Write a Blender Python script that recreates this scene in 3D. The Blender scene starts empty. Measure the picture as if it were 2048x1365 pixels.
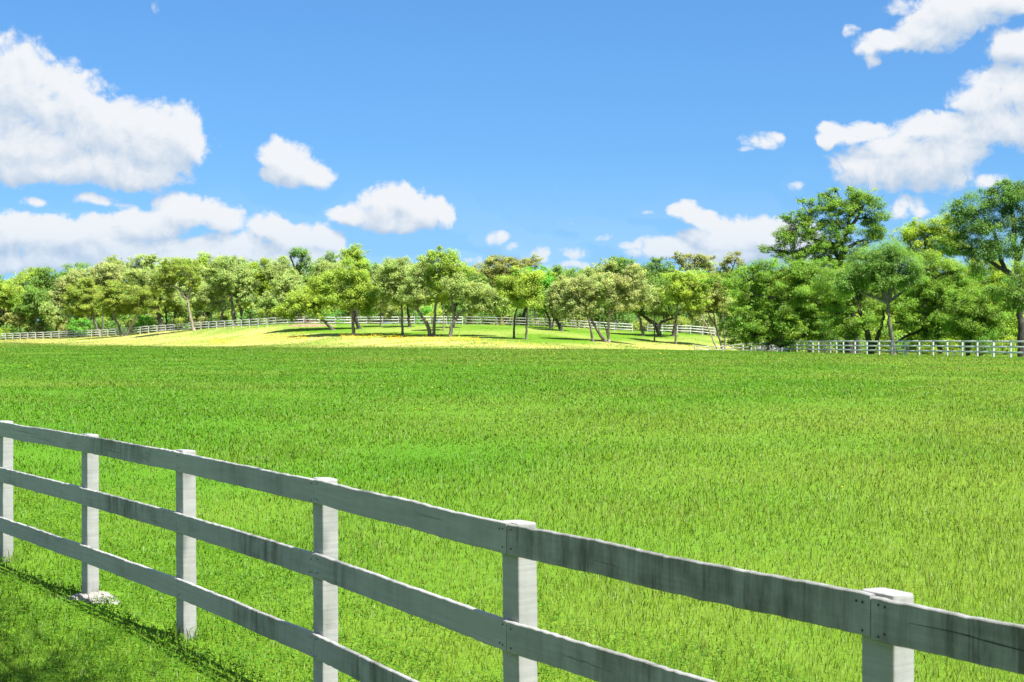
import bpy, math, random
import numpy as np
from mathutils import Vector, Matrix

sc = bpy.context.scene
col = sc.collection
R = math.radians
PI = math.pi

# ------------------------------------------------------------------ camera
F = 2900.0           # focal length in pixels of a 2048 wide picture
CX, HY = 1024.0, 660.0   # principal column, horizon row
CAMH = 2.16
cam_d = bpy.data.cameras.new('camera')
cam = bpy.data.objects.new('camera', cam_d)
col.objects.link(cam)
cam.location = (0, 0, CAMH)
cam.rotation_euler = (R(90), 0, 0)
cam_d.sensor_width = 36
cam_d.lens = F / 2048 * 36
cam_d.shift_y = -22.5 / 2048
cam_d.clip_start = 0.1
cam_d.clip_end = 9000
cam_d.dof.use_dof = True
cam_d.dof.focus_distance = 17
cam_d.dof.aperture_fstop = 9
sc.camera = cam

# ------------------------------------------------------------------ colour management, render
sc.view_settings.view_transform = 'Standard'
sc.view_settings.look = 'None'
sc.view_settings.gamma = 1
sc.view_settings.exposure = 1.2
sc.render.engine = 'CYCLES'
sc.cycles.use_denoising = True
sc.cycles.max_bounces = 9
sc.cycles.diffuse_bounces = 5
sc.cycles.transmission_bounces = 5
sc.cycles.transparent_max_bounces = 8

# ------------------------------------------------------------------ sun
SUN_EL = R(61)
SUN_H = Vector((0.77, -0.64)).normalized()
sun_d = bpy.data.lights.new('sun', 'SUN')
sun_d.energy = 4.8
sun_d.angle = R(0.55)
sun_d.color = (1.0, 0.965, 0.90)
sun = bpy.data.objects.new('sun', sun_d)
col.objects.link(sun)
SUN = Vector((SUN_H.x * math.cos(SUN_EL), SUN_H.y * math.cos(SUN_EL), math.sin(SUN_EL)))
sun.rotation_euler = SUN.to_track_quat('Z', 'Y').to_euler()
sun.location = (40, -20, 60)

# ------------------------------------------------------------------ node helpers
class NT:
    """small builder for shader node trees"""
    def __init__(self, tree):
        self.t = tree
        self.n = tree.nodes
        self.l = tree.links
    def put(self, sock, v):
        if isinstance(v, bpy.types.NodeSocket):
            self.l.new(v, sock)
        else:
            sock.default_value = v
    def node(self, kind, **kw):
        nd = self.n.new(kind)
        for k, v in kw.items():
            setattr(nd, k, v)
        return nd
    def math(self, op, a, b=None, c=None, clamp=False):
        nd = self.node('ShaderNodeMath', operation=op, use_clamp=clamp)
        self.put(nd.inputs[0], a)
        if b is not None: self.put(nd.inputs[1], b)
        if c is not None: self.put(nd.inputs[2], c)
        return nd.outputs[0]
    def vmath(self, op, a, b=None, c=None, out=0):
        nd = self.node('ShaderNodeVectorMath', operation=op)
        self.put(nd.inputs[0], a)
        if b is not None: self.put(nd.inputs[1], b)
        if c is not None: self.put(nd.inputs[2], c)
        return nd.outputs[out]
    def dot(self, a, b):
        nd = self.node('ShaderNodeVectorMath', operation='DOT_PRODUCT')
        self.put(nd.inputs[0], a); self.put(nd.inputs[1], b)
        return nd.outputs['Value']
    def noise(self, vec, scale, detail=4, rough=0.55, dist=0.0, out='Fac'):
        nd = self.node('ShaderNodeTexNoise')
        if vec is not None: self.l.new(vec, nd.inputs['Vector'])
        nd.inputs['Scale'].default_value = scale
        nd.inputs['Detail'].default_value = detail
        nd.inputs['Roughness'].default_value = rough
        nd.inputs['Distortion'].default_value = dist
        return nd.outputs[out]
    def smooth(self, v, a, b, lo=0.0, hi=1.0):
        nd = self.node('ShaderNodeMapRange', interpolation_type='SMOOTHSTEP')
        self.put(nd.inputs['Value'], v)
        self.put(nd.inputs['From Min'], a); self.put(nd.inputs['From Max'], b)
        self.put(nd.inputs['To Min'], lo); self.put(nd.inputs['To Max'], hi)
        return nd.outputs[0]
    def mix(self, f, a, b, blend='MIX'):
        nd = self.node('ShaderNodeMix', data_type='RGBA', blend_type=blend)
        self.put(nd.inputs[0], f)
        for s, v in ((6, a), (7, b)):
            if not isinstance(v, bpy.types.NodeSocket) and len(v) == 3: v = (*v, 1)
            self.put(nd.inputs[s], v)
        return nd.outputs[2]

# ------------------------------------------------------------------ world: physical sky with cumulus fields given by azimuth and elevation
world = bpy.data.worlds.new('World')
sc.world = world
world.use_nodes = True
wt = NT(world.node_tree)
for nd in list(wt.n): wt.n.remove(nd)

# azimuth / elevation in milliunits; the centres and sizes of the cumulus heaps
def azel(x, y):
    a = math.atan((x - CX) / F)
    e = math.atan((HY - y) / math.hypot(F, x - CX))
    return a * F, e * F
HEAPS = [
 # big heap at left
 (20,170,110,85),(110,215,120,85),(200,255,120,75),(300,275,110,75),(350,275,68,62),(60,290,150,62),(-60,240,120,130),
 (190,330,150,42),(285,342,98,40),(80,335,110,34),(390,290,30,40),
 # small heap
 (556,312,42,36),(590,330,62,46),(638,346,38,30),(550,340,36,24),
 # middle heap
 (705,428,50,24),(765,418,60,38),(800,398,55,38),(850,422,60,36),(890,428,30,28),(790,440,110,24),
 # low bank at left
 (375,428,95,40),(440,440,50,34),(300,450,90,44),(150,470,160,42),(25,450,75,34),(60,478,150,40),(540,455,48,36),(590,478,60,36),
 (640,482,52,34),(250,505,240,40),(480,505,170,40),(60,520,180,26),(640,520,70,24),(330,520,300,30),(-80,480,120,60),
 # wisps over the bank
 (55,399,34,15,.55),(193,402,54,20,.6),(250,412,44,12,.45),(350,405,26,12,.3),
 # top right
 (1905,22,115,48),(1850,62,70,40),(1790,85,60,24),(1738,98,34,28,.65),(1712,70,20,18,.5),(1990,0,90,34),(1745,122,22,14,.5),
 (2030,92,52,34),(2075,100,60,50),
 # big heap at right
 (2035,190,110,62),(1960,200,66,30),(2000,250,130,44),(1900,250,90,30),(1850,262,70,34),(1790,300,100,34),(1860,318,110,56),(1760,338,110,44),
 (1675,272,46,26),(1650,290,20,16),(1735,262,60,22),(1920,300,60,40),(2120,220,120,90),
 # wisps
 (1525,288,54,26,.55),(1555,275,26,16,.45),(1490,304,30,14,.42),(1592,374,22,14,.36),(1165,445,30,11,.4),(1215,469,40,14,.45),(1150,440,14,8,.3),
 (1300,430,26,10,.25),
 # low right bank
 (1370,425,34,26),(1405,440,34,26),(1420,475,60,42),(1470,478,70,44),(1530,472,70,44),(1590,480,70,50),(1340,500,80,26),(1440,510,130,26),(1270,492,40,16,.5),
 # small low ones
 (1815,418,56,30,.75),(1980,362,46,18,.6),(992,478,42,18,.6),(1024,496,26,16,.5),(1080,505,28,22,.65),(1136,504,48,22,.65),(945,520,50,16,.5),(1140,530,90,14,.5),
 (314,12,24,26,.08),
]
tc = wt.node('ShaderNodeTexCoord')
dirv = tc.outputs['Generated']
sep = wt.node('ShaderNodeSeparateXYZ'); wt.l.new(dirv, sep.inputs[0])
U = wt.math('MULTIPLY', wt.math('ARCTAN2', sep.outputs[0], sep.outputs[1]), F / 100)
V = wt.math('MULTIPLY', wt.math('ARCSINE', sep.outputs[2]), F / 100)
comb = wt.node('ShaderNodeCombineXYZ'); wt.l.new(U, comb.inputs[0]); wt.l.new(V, comb.inputs[1])
P = comb.outputs[0]
# domain warp makes the heaps ragged
def warp(p, scale, amp, off):
    q = wt.vmath('ADD', p, off)
    n = wt.noise(q, scale, 2, 0.5, out='Color')
    return wt.vmath('MULTIPLY_ADD', wt.vmath('SUBTRACT', n, (0.5, 0.5, 0.5)), (amp, amp, 0), p)

def field_group():
    g = bpy.data.node_groups.new('cumulus_field', 'ShaderNodeTree')
    g.interface.new_socket('P', in_out='INPUT', socket_type='NodeSocketVector')
    g.interface.new_socket('D', in_out='OUTPUT', socket_type='NodeSocketFloat')
    g.interface.new_socket('B', in_out='OUTPUT', socket_type='NodeSocketFloat')
    b = NT(g)
    gi = b.node('NodeGroupInput'); go = b.node('NodeGroupOutput')
    p = gi.outputs[0]
    n1 = b.noise(p, 1.1, 2, 0.5, out='Color')
    pw = b.vmath('MULTIPLY_ADD', b.vmath('SUBTRACT', n1, (0.5, 0.5, 0.5)), (0.55, 0.45, 0), p)
    cur = None
    for (x, y, rx, ry, *wt_) in HEAPS:
        a, e = azel(x, y); ws = wt_[0] if wt_ else 1.0
        ix, iy = 100 / (rx * 1.12), 100 / (ry * 1.12)
        q = b.vmath('MULTIPLY_ADD', pw, (ix, iy, 0), (-a / 100 * ix, -e / 100 * iy, 0))
        d = b.dot(q, q)
        if ws < 1: d = b.math('ADD', d, 1.0 - ws)
        if cur is None: cur = d
        else:
            sm = b.node('ShaderNodeMath', operation='SMOOTH_MIN')
            b.l.new(cur, sm.inputs[0]); b.l.new(d, sm.inputs[1]); sm.inputs[2].default_value = 0.25
            cur = sm.outputs[0]
    base = b.math('SUBTRACT', 1.0, b.math('MINIMUM', cur, 3.0))
    # billows: rounded lumps at three sizes plus fine noise
    tot = None
    for s, a in ((1.9, .5), (4.3, .3), (9.5, .16)):
        v = b.node('ShaderNodeTexVoronoi', feature='SMOOTH_F1')
        b.l.new(pw, v.inputs['Vector']); v.inputs['Scale'].default_value = s
        v.inputs['Smoothness'].default_value = 0.35
        t = b.math('MULTIPLY', b.math('SUBTRACT', 0.5, v.outputs['Distance']), a)
        tot = t if tot is None else b.math('ADD', tot, t)
    fine = b.math('MULTIPLY', b.math('SUBTRACT', b.noise(pw, 3.8, 9, 0.66), 0.5), 1.25)
    bil = b.math('ADD', b.math('MULTIPLY', tot, 1.2), fine)
    dens = b.math('ADD', base, bil)
    b.l.new(dens, go.inputs[0]); b.l.new(base, go.inputs[1])
    return g
FG = field_group()
def field(p):
    nd = wt.node('ShaderNodeGroup'); nd.node_tree = FG
    wt.l.new(p, nd.inputs[0]); return nd.outputs[0], nd.outputs[1]
D0, B0 = field(P)
D1, B1 = field(wt.vmath('ADD', P, (0.10, 0.20, 0)))
D2, B2 = field(wt.vmath('ADD', P, (0.12, 0.42, 0)))
alpha = wt.smooth(D0, -0.02, 0.64)
veil = wt.math('MULTIPLY', wt.smooth(sep.outputs[2], 0.085, 0.03), wt.smooth(wt.noise(wt.vmath('MULTIPLY', P, (.35, 1.1, 0)), 1.0, 6, .6), .38, .68, 0, .55))
alpha = wt.math('MAXIMUM', alpha, veil)
alpha = wt.math('MAXIMUM', alpha, wt.smooth(sep.outputs[2], 0.13, 0.0, 0, .26))
# broken cumulus over the rest of the sky, outside the part the photograph shows
gen = wt.noise(wt.vmath('MULTIPLY', dirv, (1, 1, 1.6)), 2.6, 7, 0.6)
away = wt.math('MAXIMUM', wt.smooth(sep.outputs[1], 0.90, 0.78), wt.smooth(sep.outputs[2], 0.27, 0.42))
rest = wt.math('MULTIPLY', wt.smooth(gen, 0.47, 0.60), away)
alpha = wt.math('MAXIMUM', alpha, rest)
alpha = wt.math('MULTIPLY', alpha, wt.smooth(sep.outputs[2], -0.02, 0.01))
# light: thin towards the sun = bright, thick towards the sun = grey base
lit = wt.math('ADD', wt.math('MULTIPLY', wt.math('SUBTRACT', D0, D1), 0.42), wt.math('MULTIPLY', wt.math('SUBTRACT', B0, B2), 0.55))
shade = wt.smooth(lit, -0.50, 0.42)
cloud = wt.mix(shade, (0.285, 0.352, 0.44), (0.485, 0.50, 0.52))
low = wt.smooth(sep.outputs[2], 0.038, 0.085)
cloud = wt.mix(low, wt.mix(1.0, cloud, (0.86, 0.93, 1.0), 'MULTIPLY'), cloud)
sky = wt.node('ShaderNodeTexSky', sky_type='NISHITA')
lift = wt.vmath('NORMALIZE', wt.vmath('MULTIPLY_ADD', dirv, (1, 1, .74), (0, 0, .058)))   # clear dry air: little whitening at the horizon
sky.sun_disc = False
wt.l.new(lift, sky.inputs['Vector'])
sky.sun_elevation = SUN_EL
sky.sun_rotation = math.atan2(SUN_H.x, SUN_H.y)
sky.altitude = 100
sky.air_density = 1.0
sky.dust_density = 0.35
sky.ozone_density = 2.2
hs = wt.node('ShaderNodeHueSaturation')
wt.l.new(sky.outputs[0], hs.inputs['Color'])
hs.inputs['Saturation'].default_value = 1.0
hs.inputs['Value'].default_value = 1.0
bg_sky = wt.node('ShaderNodeBackground'); wt.l.new(wt.mix(1.0, hs.outputs[0], (0.425, 0.735, 1.03), 'MULTIPLY'), bg_sky.inputs[0]); bg_sky.inputs[1].default_value = 0.069
bg_cl = wt.node('ShaderNodeBackground'); wt.l.new(cloud, bg_cl.inputs[0]); bg_cl.inputs[1].default_value = 0.80
mixs = wt.node('ShaderNodeMixShader')
wt.l.new(alpha, mixs.inputs[0]); wt.l.new(bg_sky.outputs[0], mixs.inputs[1]); wt.l.new(bg_cl.outputs[0], mixs.inputs[2])
wo = wt.node('ShaderNodeOutputWorld'); wt.l.new(mixs.outputs[0], wo.inputs[0])

# ------------------------------------------------------------------ numeric helpers
rng = np.random.default_rng(7)
_tab = np.random.default_rng(3).random((256, 256))
def vnoise(x, y, s):
    """lattice value noise, feature size s metres, -1..1"""
    x = np.asarray(x, float) / s + 1000.37; y = np.asarray(y, float) / s + 1000.71
    i = np.floor(x).astype(int); j = np.floor(y).astype(int)
    u = x - i; v = y - j
    u = u * u * (3 - 2 * u); v = v * v * (3 - 2 * v)
    t = lambda a, b: _tab[a % 256, b % 256]
    return 2 * (t(i, j) * (1 - u) * (1 - v) + t(i + 1, j) * u * (1 - v) + t(i, j + 1) * (1 - u) * v + t(i + 1, j + 1) * u * v) - 1
def sstep(a, b, x):
    t = np.clip((np.asarray(x, float) - a) / (b - a), 0, 1)
    return t * t * (3 - 2 * t)
def px(x, y, d):
    """ray through a picture position, at distance d from the camera plane"""
    return ((x - CX) * d / F, d, CAMH - (y - HY) * d / F)

# ------------------------------------------------------------------ terrain (surveyed from the photograph: field flat, rise to the wood, creek hollow at right)
bx_ = np.array([-300, 0, 500, 1000, 1350, 1450, 1600]); by_ = np.array([679, 683, 690, 697, 703, 706, 707])
fx_ = np.array([-300, 0, 200, 400, 560, 925, 1100, 1239, 1400, 1530])
fy_ = np.array([690, 681, 674, 659.6, 651.6, 650.4, 654.6, 664, 670, 687])
fd_ = np.array([305, 290, 270, 250, 232, 229, 232, 233, 235, 240])
def db(x): return F * CAMH / (np.interp(x, bx_, by_) - HY)
def dl(x):
    """distance at which the lawn comes into sight behind the field edge (a hidden dip opens towards the creek)"""
    return np.maximum(db(x), np.interp(x, [1000, 1200, 1350, 1480], [165, 176, 196, 210]))
ctrl = []
for Y in (-60, -10, 25, 60, 90):
    for X in (-70, -25, 0, 25, 60): ctrl.append((X, Y, 0))
for x in (-150, 250, 500, 750, 1000, 1200, 1350, 1450):
    d = float(db(x)); a = px(x, float(np.interp(x, bx_, by_)), d)
    ctrl.append(a)
    ctrl.append((a[0] * .8, a[1] * .8, 0.0))
for x in (-150, 0, 200, 300, 400, 480, 560, 650, 740, 830, 925, 1010, 1100, 1170, 1239, 1320, 1400, 1480):
    yb, yf = np.interp(x, bx_, by_), np.interp(x, fx_, fy_)
    d0, d1 = float(dl(x)), float(np.interp(x, fx_, fd_))
    for t in ((0.3, 0.65, 1.0) if x < 1150 else (0.06, 0.35, 0.65, 1.0)):
        y = yb + (yf - yb) * t; d = d0 + (d1 - d0) * t
        ctrl.append(px(x, y, d))
    zf = px(x, yf, d1)[2]
    for dd in (25, 70, 140):
        ctrl.append((px(x, 0, d1 + dd)[0], d1 + dd, zf + dd * .004))
for x, y, d in ((2300, 722, 98), (2100, 718, 109), (2009, 716, 115), (1850, 712, 128), (1685, 708.6, 144), (1590, 706, 165), (1500, 707.5, 190), (1440, 712, 197), (1395, 714, 199)):
    ctrl.append(px(x, y, d))
for X, Y, Z in ((48, 135, -.6), (44, 165, -1.1), (45, 200, -1.6), (60, 230, -1.0), (70, 160, -.6), (90, 200, .5), (80, 300, 2), (30, 300, 1.0),
                (-600, 100, 0), (600, 100, 0), (0, 900, 6), (-600, 700, 5), (600, 700, 5), (0, -600, 0), (150, 120, 0), (-150, 150, 0), (-150, 60, 0), (140, 40, 0)):
    ctrl.append((X, Y, Z))
ctrl = np.array(ctrl, float)
def _phi(d2): return np.sqrt(d2 + 36.0)
_A = _phi(((ctrl[:, None, :2] - ctrl[None, :, :2]) ** 2).sum(-1))
_A += 0.15 * np.eye(len(ctrl)) * -1
_n = len(ctrl)
_M = np.block([[_A, np.ones((_n, 1))], [np.ones((1, _n)), np.zeros((1, 1))]])
_w = np.linalg.solve(_M, np.append(ctrl[:, 2], 0))
def terrain(X, Y):
    X = np.asarray(X, float); Y = np.asarray(Y, float)
    sh = X.shape; X = X.ravel(); Y = Y.ravel(); out = np.empty(len(X))
    for k in range(0, len(X), 20000):
        xx, yy = X[k:k+20000], Y[k:k+20000]
        out[k:k+20000] = _phi((xx[:, None] - ctrl[None, :, 0]) ** 2 + (yy[:, None] - ctrl[None, :, 1]) ** 2) @ _w[:-1] + _w[-1]
    far = sstep(450, 900, np.hypot(X, Y))
    near = sstep(75, 110, np.hypot(X, Y))            # the home end of the field is level
    out = (out * near) * (1 - far) + 2.5 * far
    return out.reshape(sh)
def tz(x, y): return float(terrain(np.array([x]), np.array([y]))[0])

# ------------------------------------------------------------------ mesh helpers
def mesh_np(name, verts, polys):
    """verts (n,3); polys list of (m,k) index arrays"""
    me = bpy.data.meshes.new(name)
    me.vertices.add(len(verts)); me.vertices.foreach_set('co', np.asarray(verts, np.float32).ravel())
    flat = np.concatenate([p.ravel() for p in polys]).astype(np.int32)
    tot = np.concatenate([np.full(len(p), p.shape[1]) for p in polys])
    start = np.concatenate([[0], np.cumsum(tot)[:-1]]).astype(np.int32)
    me.loops.add(len(flat)); me.loops.foreach_set('vertex_index', flat)
    me.polygons.add(len(tot)); me.polygons.foreach_set('loop_start', start)
    me.update(calc_edges=True)
    return me
def set_col(me, c, name='Col'):
    a = me.attributes.new(name, 'FLOAT_COLOR', 'POINT')
    rgba = np.ones((len(c), 4), np.float32); rgba[:, :3] = c
    a.data.foreach_set('color', rgba.ravel())
def smooth(me): me.polygons.foreach_set('use_smooth', np.ones(len(me.polygons), bool))
def link(name, me, mats, parent=None, loc=None):
    o = bpy.data.objects.new(name, me); col.objects.link(o)
    for m in (mats if isinstance(mats, (list, tuple)) else [mats]): me.materials.append(m)
    if parent: o.parent = parent
    if loc: o.location = loc
    return o
def tag(o, label=None, cat=None, group=None, kind=None):
    if label: o['label'] = label
    if cat: o['category'] = cat
    if group: o['group'] = group
    if kind: o['kind'] = kind
    return o
def empty(name, loc):
    o = bpy.data.objects.new(name, None); col.objects.link(o); o.location = loc
    o.empty_display_size = 0.3
    return o

class Tubes:
    """tapered tubes along polylines, collected into one mesh"""
    def __init__(self): self.v = []; self.f = []; self.n = 0
    def add(self, pts, rad, k=6, wob=0.0, rs=None):
        pts = np.asarray(pts, float); m = len(pts)
        tan = np.gradient(pts, axis=0); tan /= np.linalg.norm(tan, axis=1)[:, None] + 1e-9
        ref = np.array([0.3, 1.0, 0.12]) if abs(tan[0][1]) < .8 else np.array([1.0, .2, .1])
        a = np.cross(tan, ref); a /= np.linalg.norm(a, axis=1)[:, None] + 1e-9
        b = np.cross(tan, a)
        th = np.arange(k) / k * 2 * PI
        r = np.asarray(rad, float)[:, None] * np.ones((1, k))
        if wob: r = r * (1 + wob * (rs.random((m, k)) - .5) * 2)
        ring = pts[:, None, :] + (np.cos(th)[None, :, None] * a[:, None, :] + np.sin(th)[None, :, None] * b[:, None, :]) * r[:, :, None]
        i = np.arange(m - 1)[:, None] * k; j = np.arange(k)[None, :]; j2 = (j + 1) % k
        q = np.stack([i + j, i + j2, i + k + j2, i + k + j], -1).reshape(-1, 4) + self.n
        self.v.append(ring.reshape(-1, 3)); self.f.append(q); self.n += m * k
    def build(self, name, mat, parent):
        me = mesh_np(name, np.concatenate(self.v), [np.concatenate(self.f)]); smooth(me)
        return link(name, me, mat, parent)
def curve(pts, n):
    """smooth resample of a polyline"""
    pts = np.asarray(pts, float)
    if len(pts) == 2: return pts[0] + (pts[1] - pts[0]) * np.linspace(0, 1, n)[:, None]
    s = np.concatenate([[0], np.cumsum(np.linalg.norm(np.diff(pts, axis=0), axis=1))])
    P_ = np.vstack([2 * pts[0] - pts[1], pts, 2 * pts[-1] - pts[-2]])
    out = []
    for t in np.linspace(0, s[-1] * .9999, n):
        i = np.searchsorted(s, t, 'right') - 1; i = min(max(i, 0), len(pts) - 2)
        u = (t - s[i]) / (s[i + 1] - s[i] + 1e-9)
        a, b, c, d = P_[i], P_[i + 1], P_[i + 2], P_[i + 3]
        out.append(.5 * ((2 * b) + (c - a) * u + (2 * a - 5 * b + 4 * c - d) * u * u + (3 * b - a - 3 * c + d) * u ** 3))
    return np.array(out)

# ------------------------------------------------------------------ materials
def material(name):
    m = bpy.data.materials.new(name); m.use_nodes = True
    b = NT(m.node_tree)
    for nd in list(b.n): b.n.remove(nd)
    out = b.node('ShaderNodeOutputMaterial')
    return m, b, out
def leaf_material(name, up, trans, gloss=0.03):
    m, b, out = material(name)
    at = b.node('ShaderNodeAttribute', attribute_name='Col')
    geo = b.node('ShaderNodeNewGeometry')
    nrm = b.vmath('NORMALIZE', b.vmath('ADD', b.vmath('MULTIPLY', geo.outputs['Normal'], (1 - up,) * 3), (0, 0, up)))
    df = b.node('ShaderNodeBsdfDiffuse'); b.l.new(at.outputs['Color'], df.inputs[0]); b.l.new(nrm, df.inputs['Normal'])
    tcol = b.mix(1.0, at.outputs['Color'], (1.25, 1.2, .55), 'MULTIPLY')
    tr = b.node('ShaderNodeBsdfTranslucent'); b.l.new(tcol, tr.inputs[0])
    mx = b.node('ShaderNodeMixShader'); mx.inputs[0].default_value = trans
    b.l.new(df.outputs[0], mx.inputs[1]); b.l.new(tr.outputs[0], mx.inputs[2])
    gl = b.node('ShaderNodeBsdfGlossy'); gl.inputs['Roughness'].default_value = .45
    m2 = b.node('ShaderNodeMixShader'); m2.inputs[0].default_value = gloss
    b.l.new(mx.outputs[0], m2.inputs[1]); b.l.new(gl.outputs[0], m2.inputs[2])
    b.l.new(m2.outputs[0], out.inputs[0])
    return m
M_LEAF = leaf_material('tree_leaves', 0.45, 0.48, 0.02)
M_GRASS = leaf_material('grass_blades', 0.86, 0.40, 0.02)
M_FLOWER = leaf_material('flower_petals', 0.8, 0.2, 0.0)

def bark_material(name, c1, c2):
    m, b, out = material(name)
    t = b.node('ShaderNodeTexCoord')
    v = b.vmath('MULTIPLY', t.outputs['Object'], (3, 3, .8))
    n = b.noise(v, 2.2, 6, .65)
    n2 = b.noise(t.outputs['Object'], .7, 3, .5)
    c = b.mix(b.smooth(n, .35, .68), c1, c2)
    c = b.mix(b.smooth(n2, .52, .7, 0, .45), c, (.20, .20, .16))
    p = b.node('ShaderNodeBsdfPrincipled'); p.inputs['Roughness'].default_value = .95
    b.l.new(c, p.inputs['Base Color'])
    bm_ = b.node('ShaderNodeBump'); bm_.inputs['Strength'].default_value = .7; bm_.inputs['Distance'].default_value = .06
    b.l.new(n, bm_.inputs['Height']); b.l.new(bm_.outputs[0], p.inputs['Normal'])
    b.l.new(p.outputs[0], out.inputs[0])
    return m
BARK = {
 'grey': bark_material('bark_grey', (.075, .062, .05), (.21, .175, .145)),
 'dark': bark_material('bark_dark', (.022, .019, .016), (.085, .07, .058)),
 'pale': bark_material('bark_pale', (.20, .16, .12), (.42, .35, .28)),
}
# painted boards: greenish mildew streaks follow a per-board 'stain' attribute
def paint_material(name, white, crack=1.0, streak=1.0):
    m, b, out = material(name)
    t = b.node('ShaderNodeTexCoord')
    oi = b.node('ShaderNodeObjectInfo')
    o3 = b.node('ShaderNodeCombineXYZ')
    b.l.new(b.math('MULTIPLY', oi.outputs['Random'], 37.0), o3.inputs[0]); b.l.new(b.math('MULTIPLY', oi.outputs['Random'], 91.0), o3.inputs[2])
    p0 = b.vmath('ADD', t.outputs['Object'], o3.outputs[0])
    st = b.node('ShaderNodeAttribute', attribute_name='stain')
    vert = b.noise(b.vmath('MULTIPLY', p0, (17, 17, 1.6)), 1.0, 6, .7)
    vert2 = b.noise(b.vmath('MULTIPLY', p0, (70, 70, 5)), 1.0, 3, .6)
    blot = b.noise(p0, 5.0, 5, .6)
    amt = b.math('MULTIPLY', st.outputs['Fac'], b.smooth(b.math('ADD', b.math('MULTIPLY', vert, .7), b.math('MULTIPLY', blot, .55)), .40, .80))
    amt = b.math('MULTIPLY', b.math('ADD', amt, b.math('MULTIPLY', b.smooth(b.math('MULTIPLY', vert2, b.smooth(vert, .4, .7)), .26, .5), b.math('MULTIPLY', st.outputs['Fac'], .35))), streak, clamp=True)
    grain = b.noise(b.vmath('MULTIPLY', p0, (2.2, 2.2, 46)), 1.0, 4, .6)
    crk = b.noise(b.vmath('MULTIPLY', p0, (1.6, 1.6, 30)), 1.0, 6, .7, .8)
    crkm = b.math('MULTIPLY', b.smooth(b.math('ABSOLUTE', b.math('SUBTRACT', crk, .5)), .0, .012, 1, 0), b.smooth(b.noise(p0, 2.3, 2, .5), .60, .66))
    c = b.mix(b.smooth(grain, .3, .75), [w * .80 for w in white], white)
    c = b.mix(b.smooth(blot, .45, .72, 0, .5), c, (.33, .335, .285))
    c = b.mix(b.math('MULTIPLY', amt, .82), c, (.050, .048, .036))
    c = b.mix(b.math('MULTIPLY', crkm, .75 * crack), c, (.07, .065, .055))
    # bare flecks where the paint has gone
    chip = b.smooth(b.noise(p0, 42, 5, .75), .66, .72)
    c = b.mix(b.math('MULTIPLY', chip, .7), c, (.20, .16, .11))
    p = b.node('ShaderNodeBsdfPrincipled'); p.inputs['Roughness'].default_value = .62
    b.l.new(c, p.inputs['Base Color'])
    h = b.math('ADD', b.math('MULTIPLY', grain, .5), b.math('MULTIPLY', crkm, -1.2))
    h = b.math('ADD', h, b.math('MULTIPLY', b.noise(p0, 14, 4, .6), .8))
    bu = b.node('ShaderNodeBump'); bu.inputs['Strength'].default_value = .55; bu.inputs['Distance'].default_value = .004
    b.l.new(h, bu.inputs['Height']); b.l.new(bu.outputs[0], p.inputs['Normal'])
    b.l.new(p.outputs[0], out.inputs[0])
    return m
M_PAINT = paint_material('old_white_paint', (.425, .418, .405))
M_FAR_PAINT = paint_material('far_white_paint', (.68, .67, .65), .2, .3)
M_FAR_GREY = paint_material('weathered_wood', (.34, .31, .27), .5, .6)

def simple(name, c, rough=.8, var=.25, scale=6.0, bump=.0):
    m, b, out = material(name)
    t = b.node('ShaderNodeTexCoord')
    n = b.noise(t.outputs['Object'], scale, 6, .65)
    cc = b.mix(b.smooth(n, .3, .7), [x * (1 - var) for x in c], [min(1, x * (1 + var)) for x in c])
    p = b.node('ShaderNodeBsdfPrincipled'); p.inputs['Roughness'].default_value = rough
    b.l.new(cc, p.inputs['Base Color'])
    if bump:
        bu = b.node('ShaderNodeBump'); bu.inputs['Strength'].default_value = .8; bu.inputs['Distance'].default_value = bump
        b.l.new(n, bu.inputs['Height']); b.l.new(bu.outputs[0], p.inputs['Normal'])
    b.l.new(p.outputs[0], out.inputs[0])
    return m
M_NAIL = simple('rusty_nail', (.03, .024, .02), .7, .3, 50)
M_CONCRETE = simple('pale_concrete', (.33, .30, .275), .95, .25, 30, .02)
M_LIMESTONE = simple('pale_limestone', (.36, .35, .33), .9, .2, 3, .05)
M_LOG = simple('brown_log', (.13, .06, .035), .9, .4, 4, .04)
M_SOIL = simple('red_soil', (.27, .19, .095), 1, .4, 1.5, .1)

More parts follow.
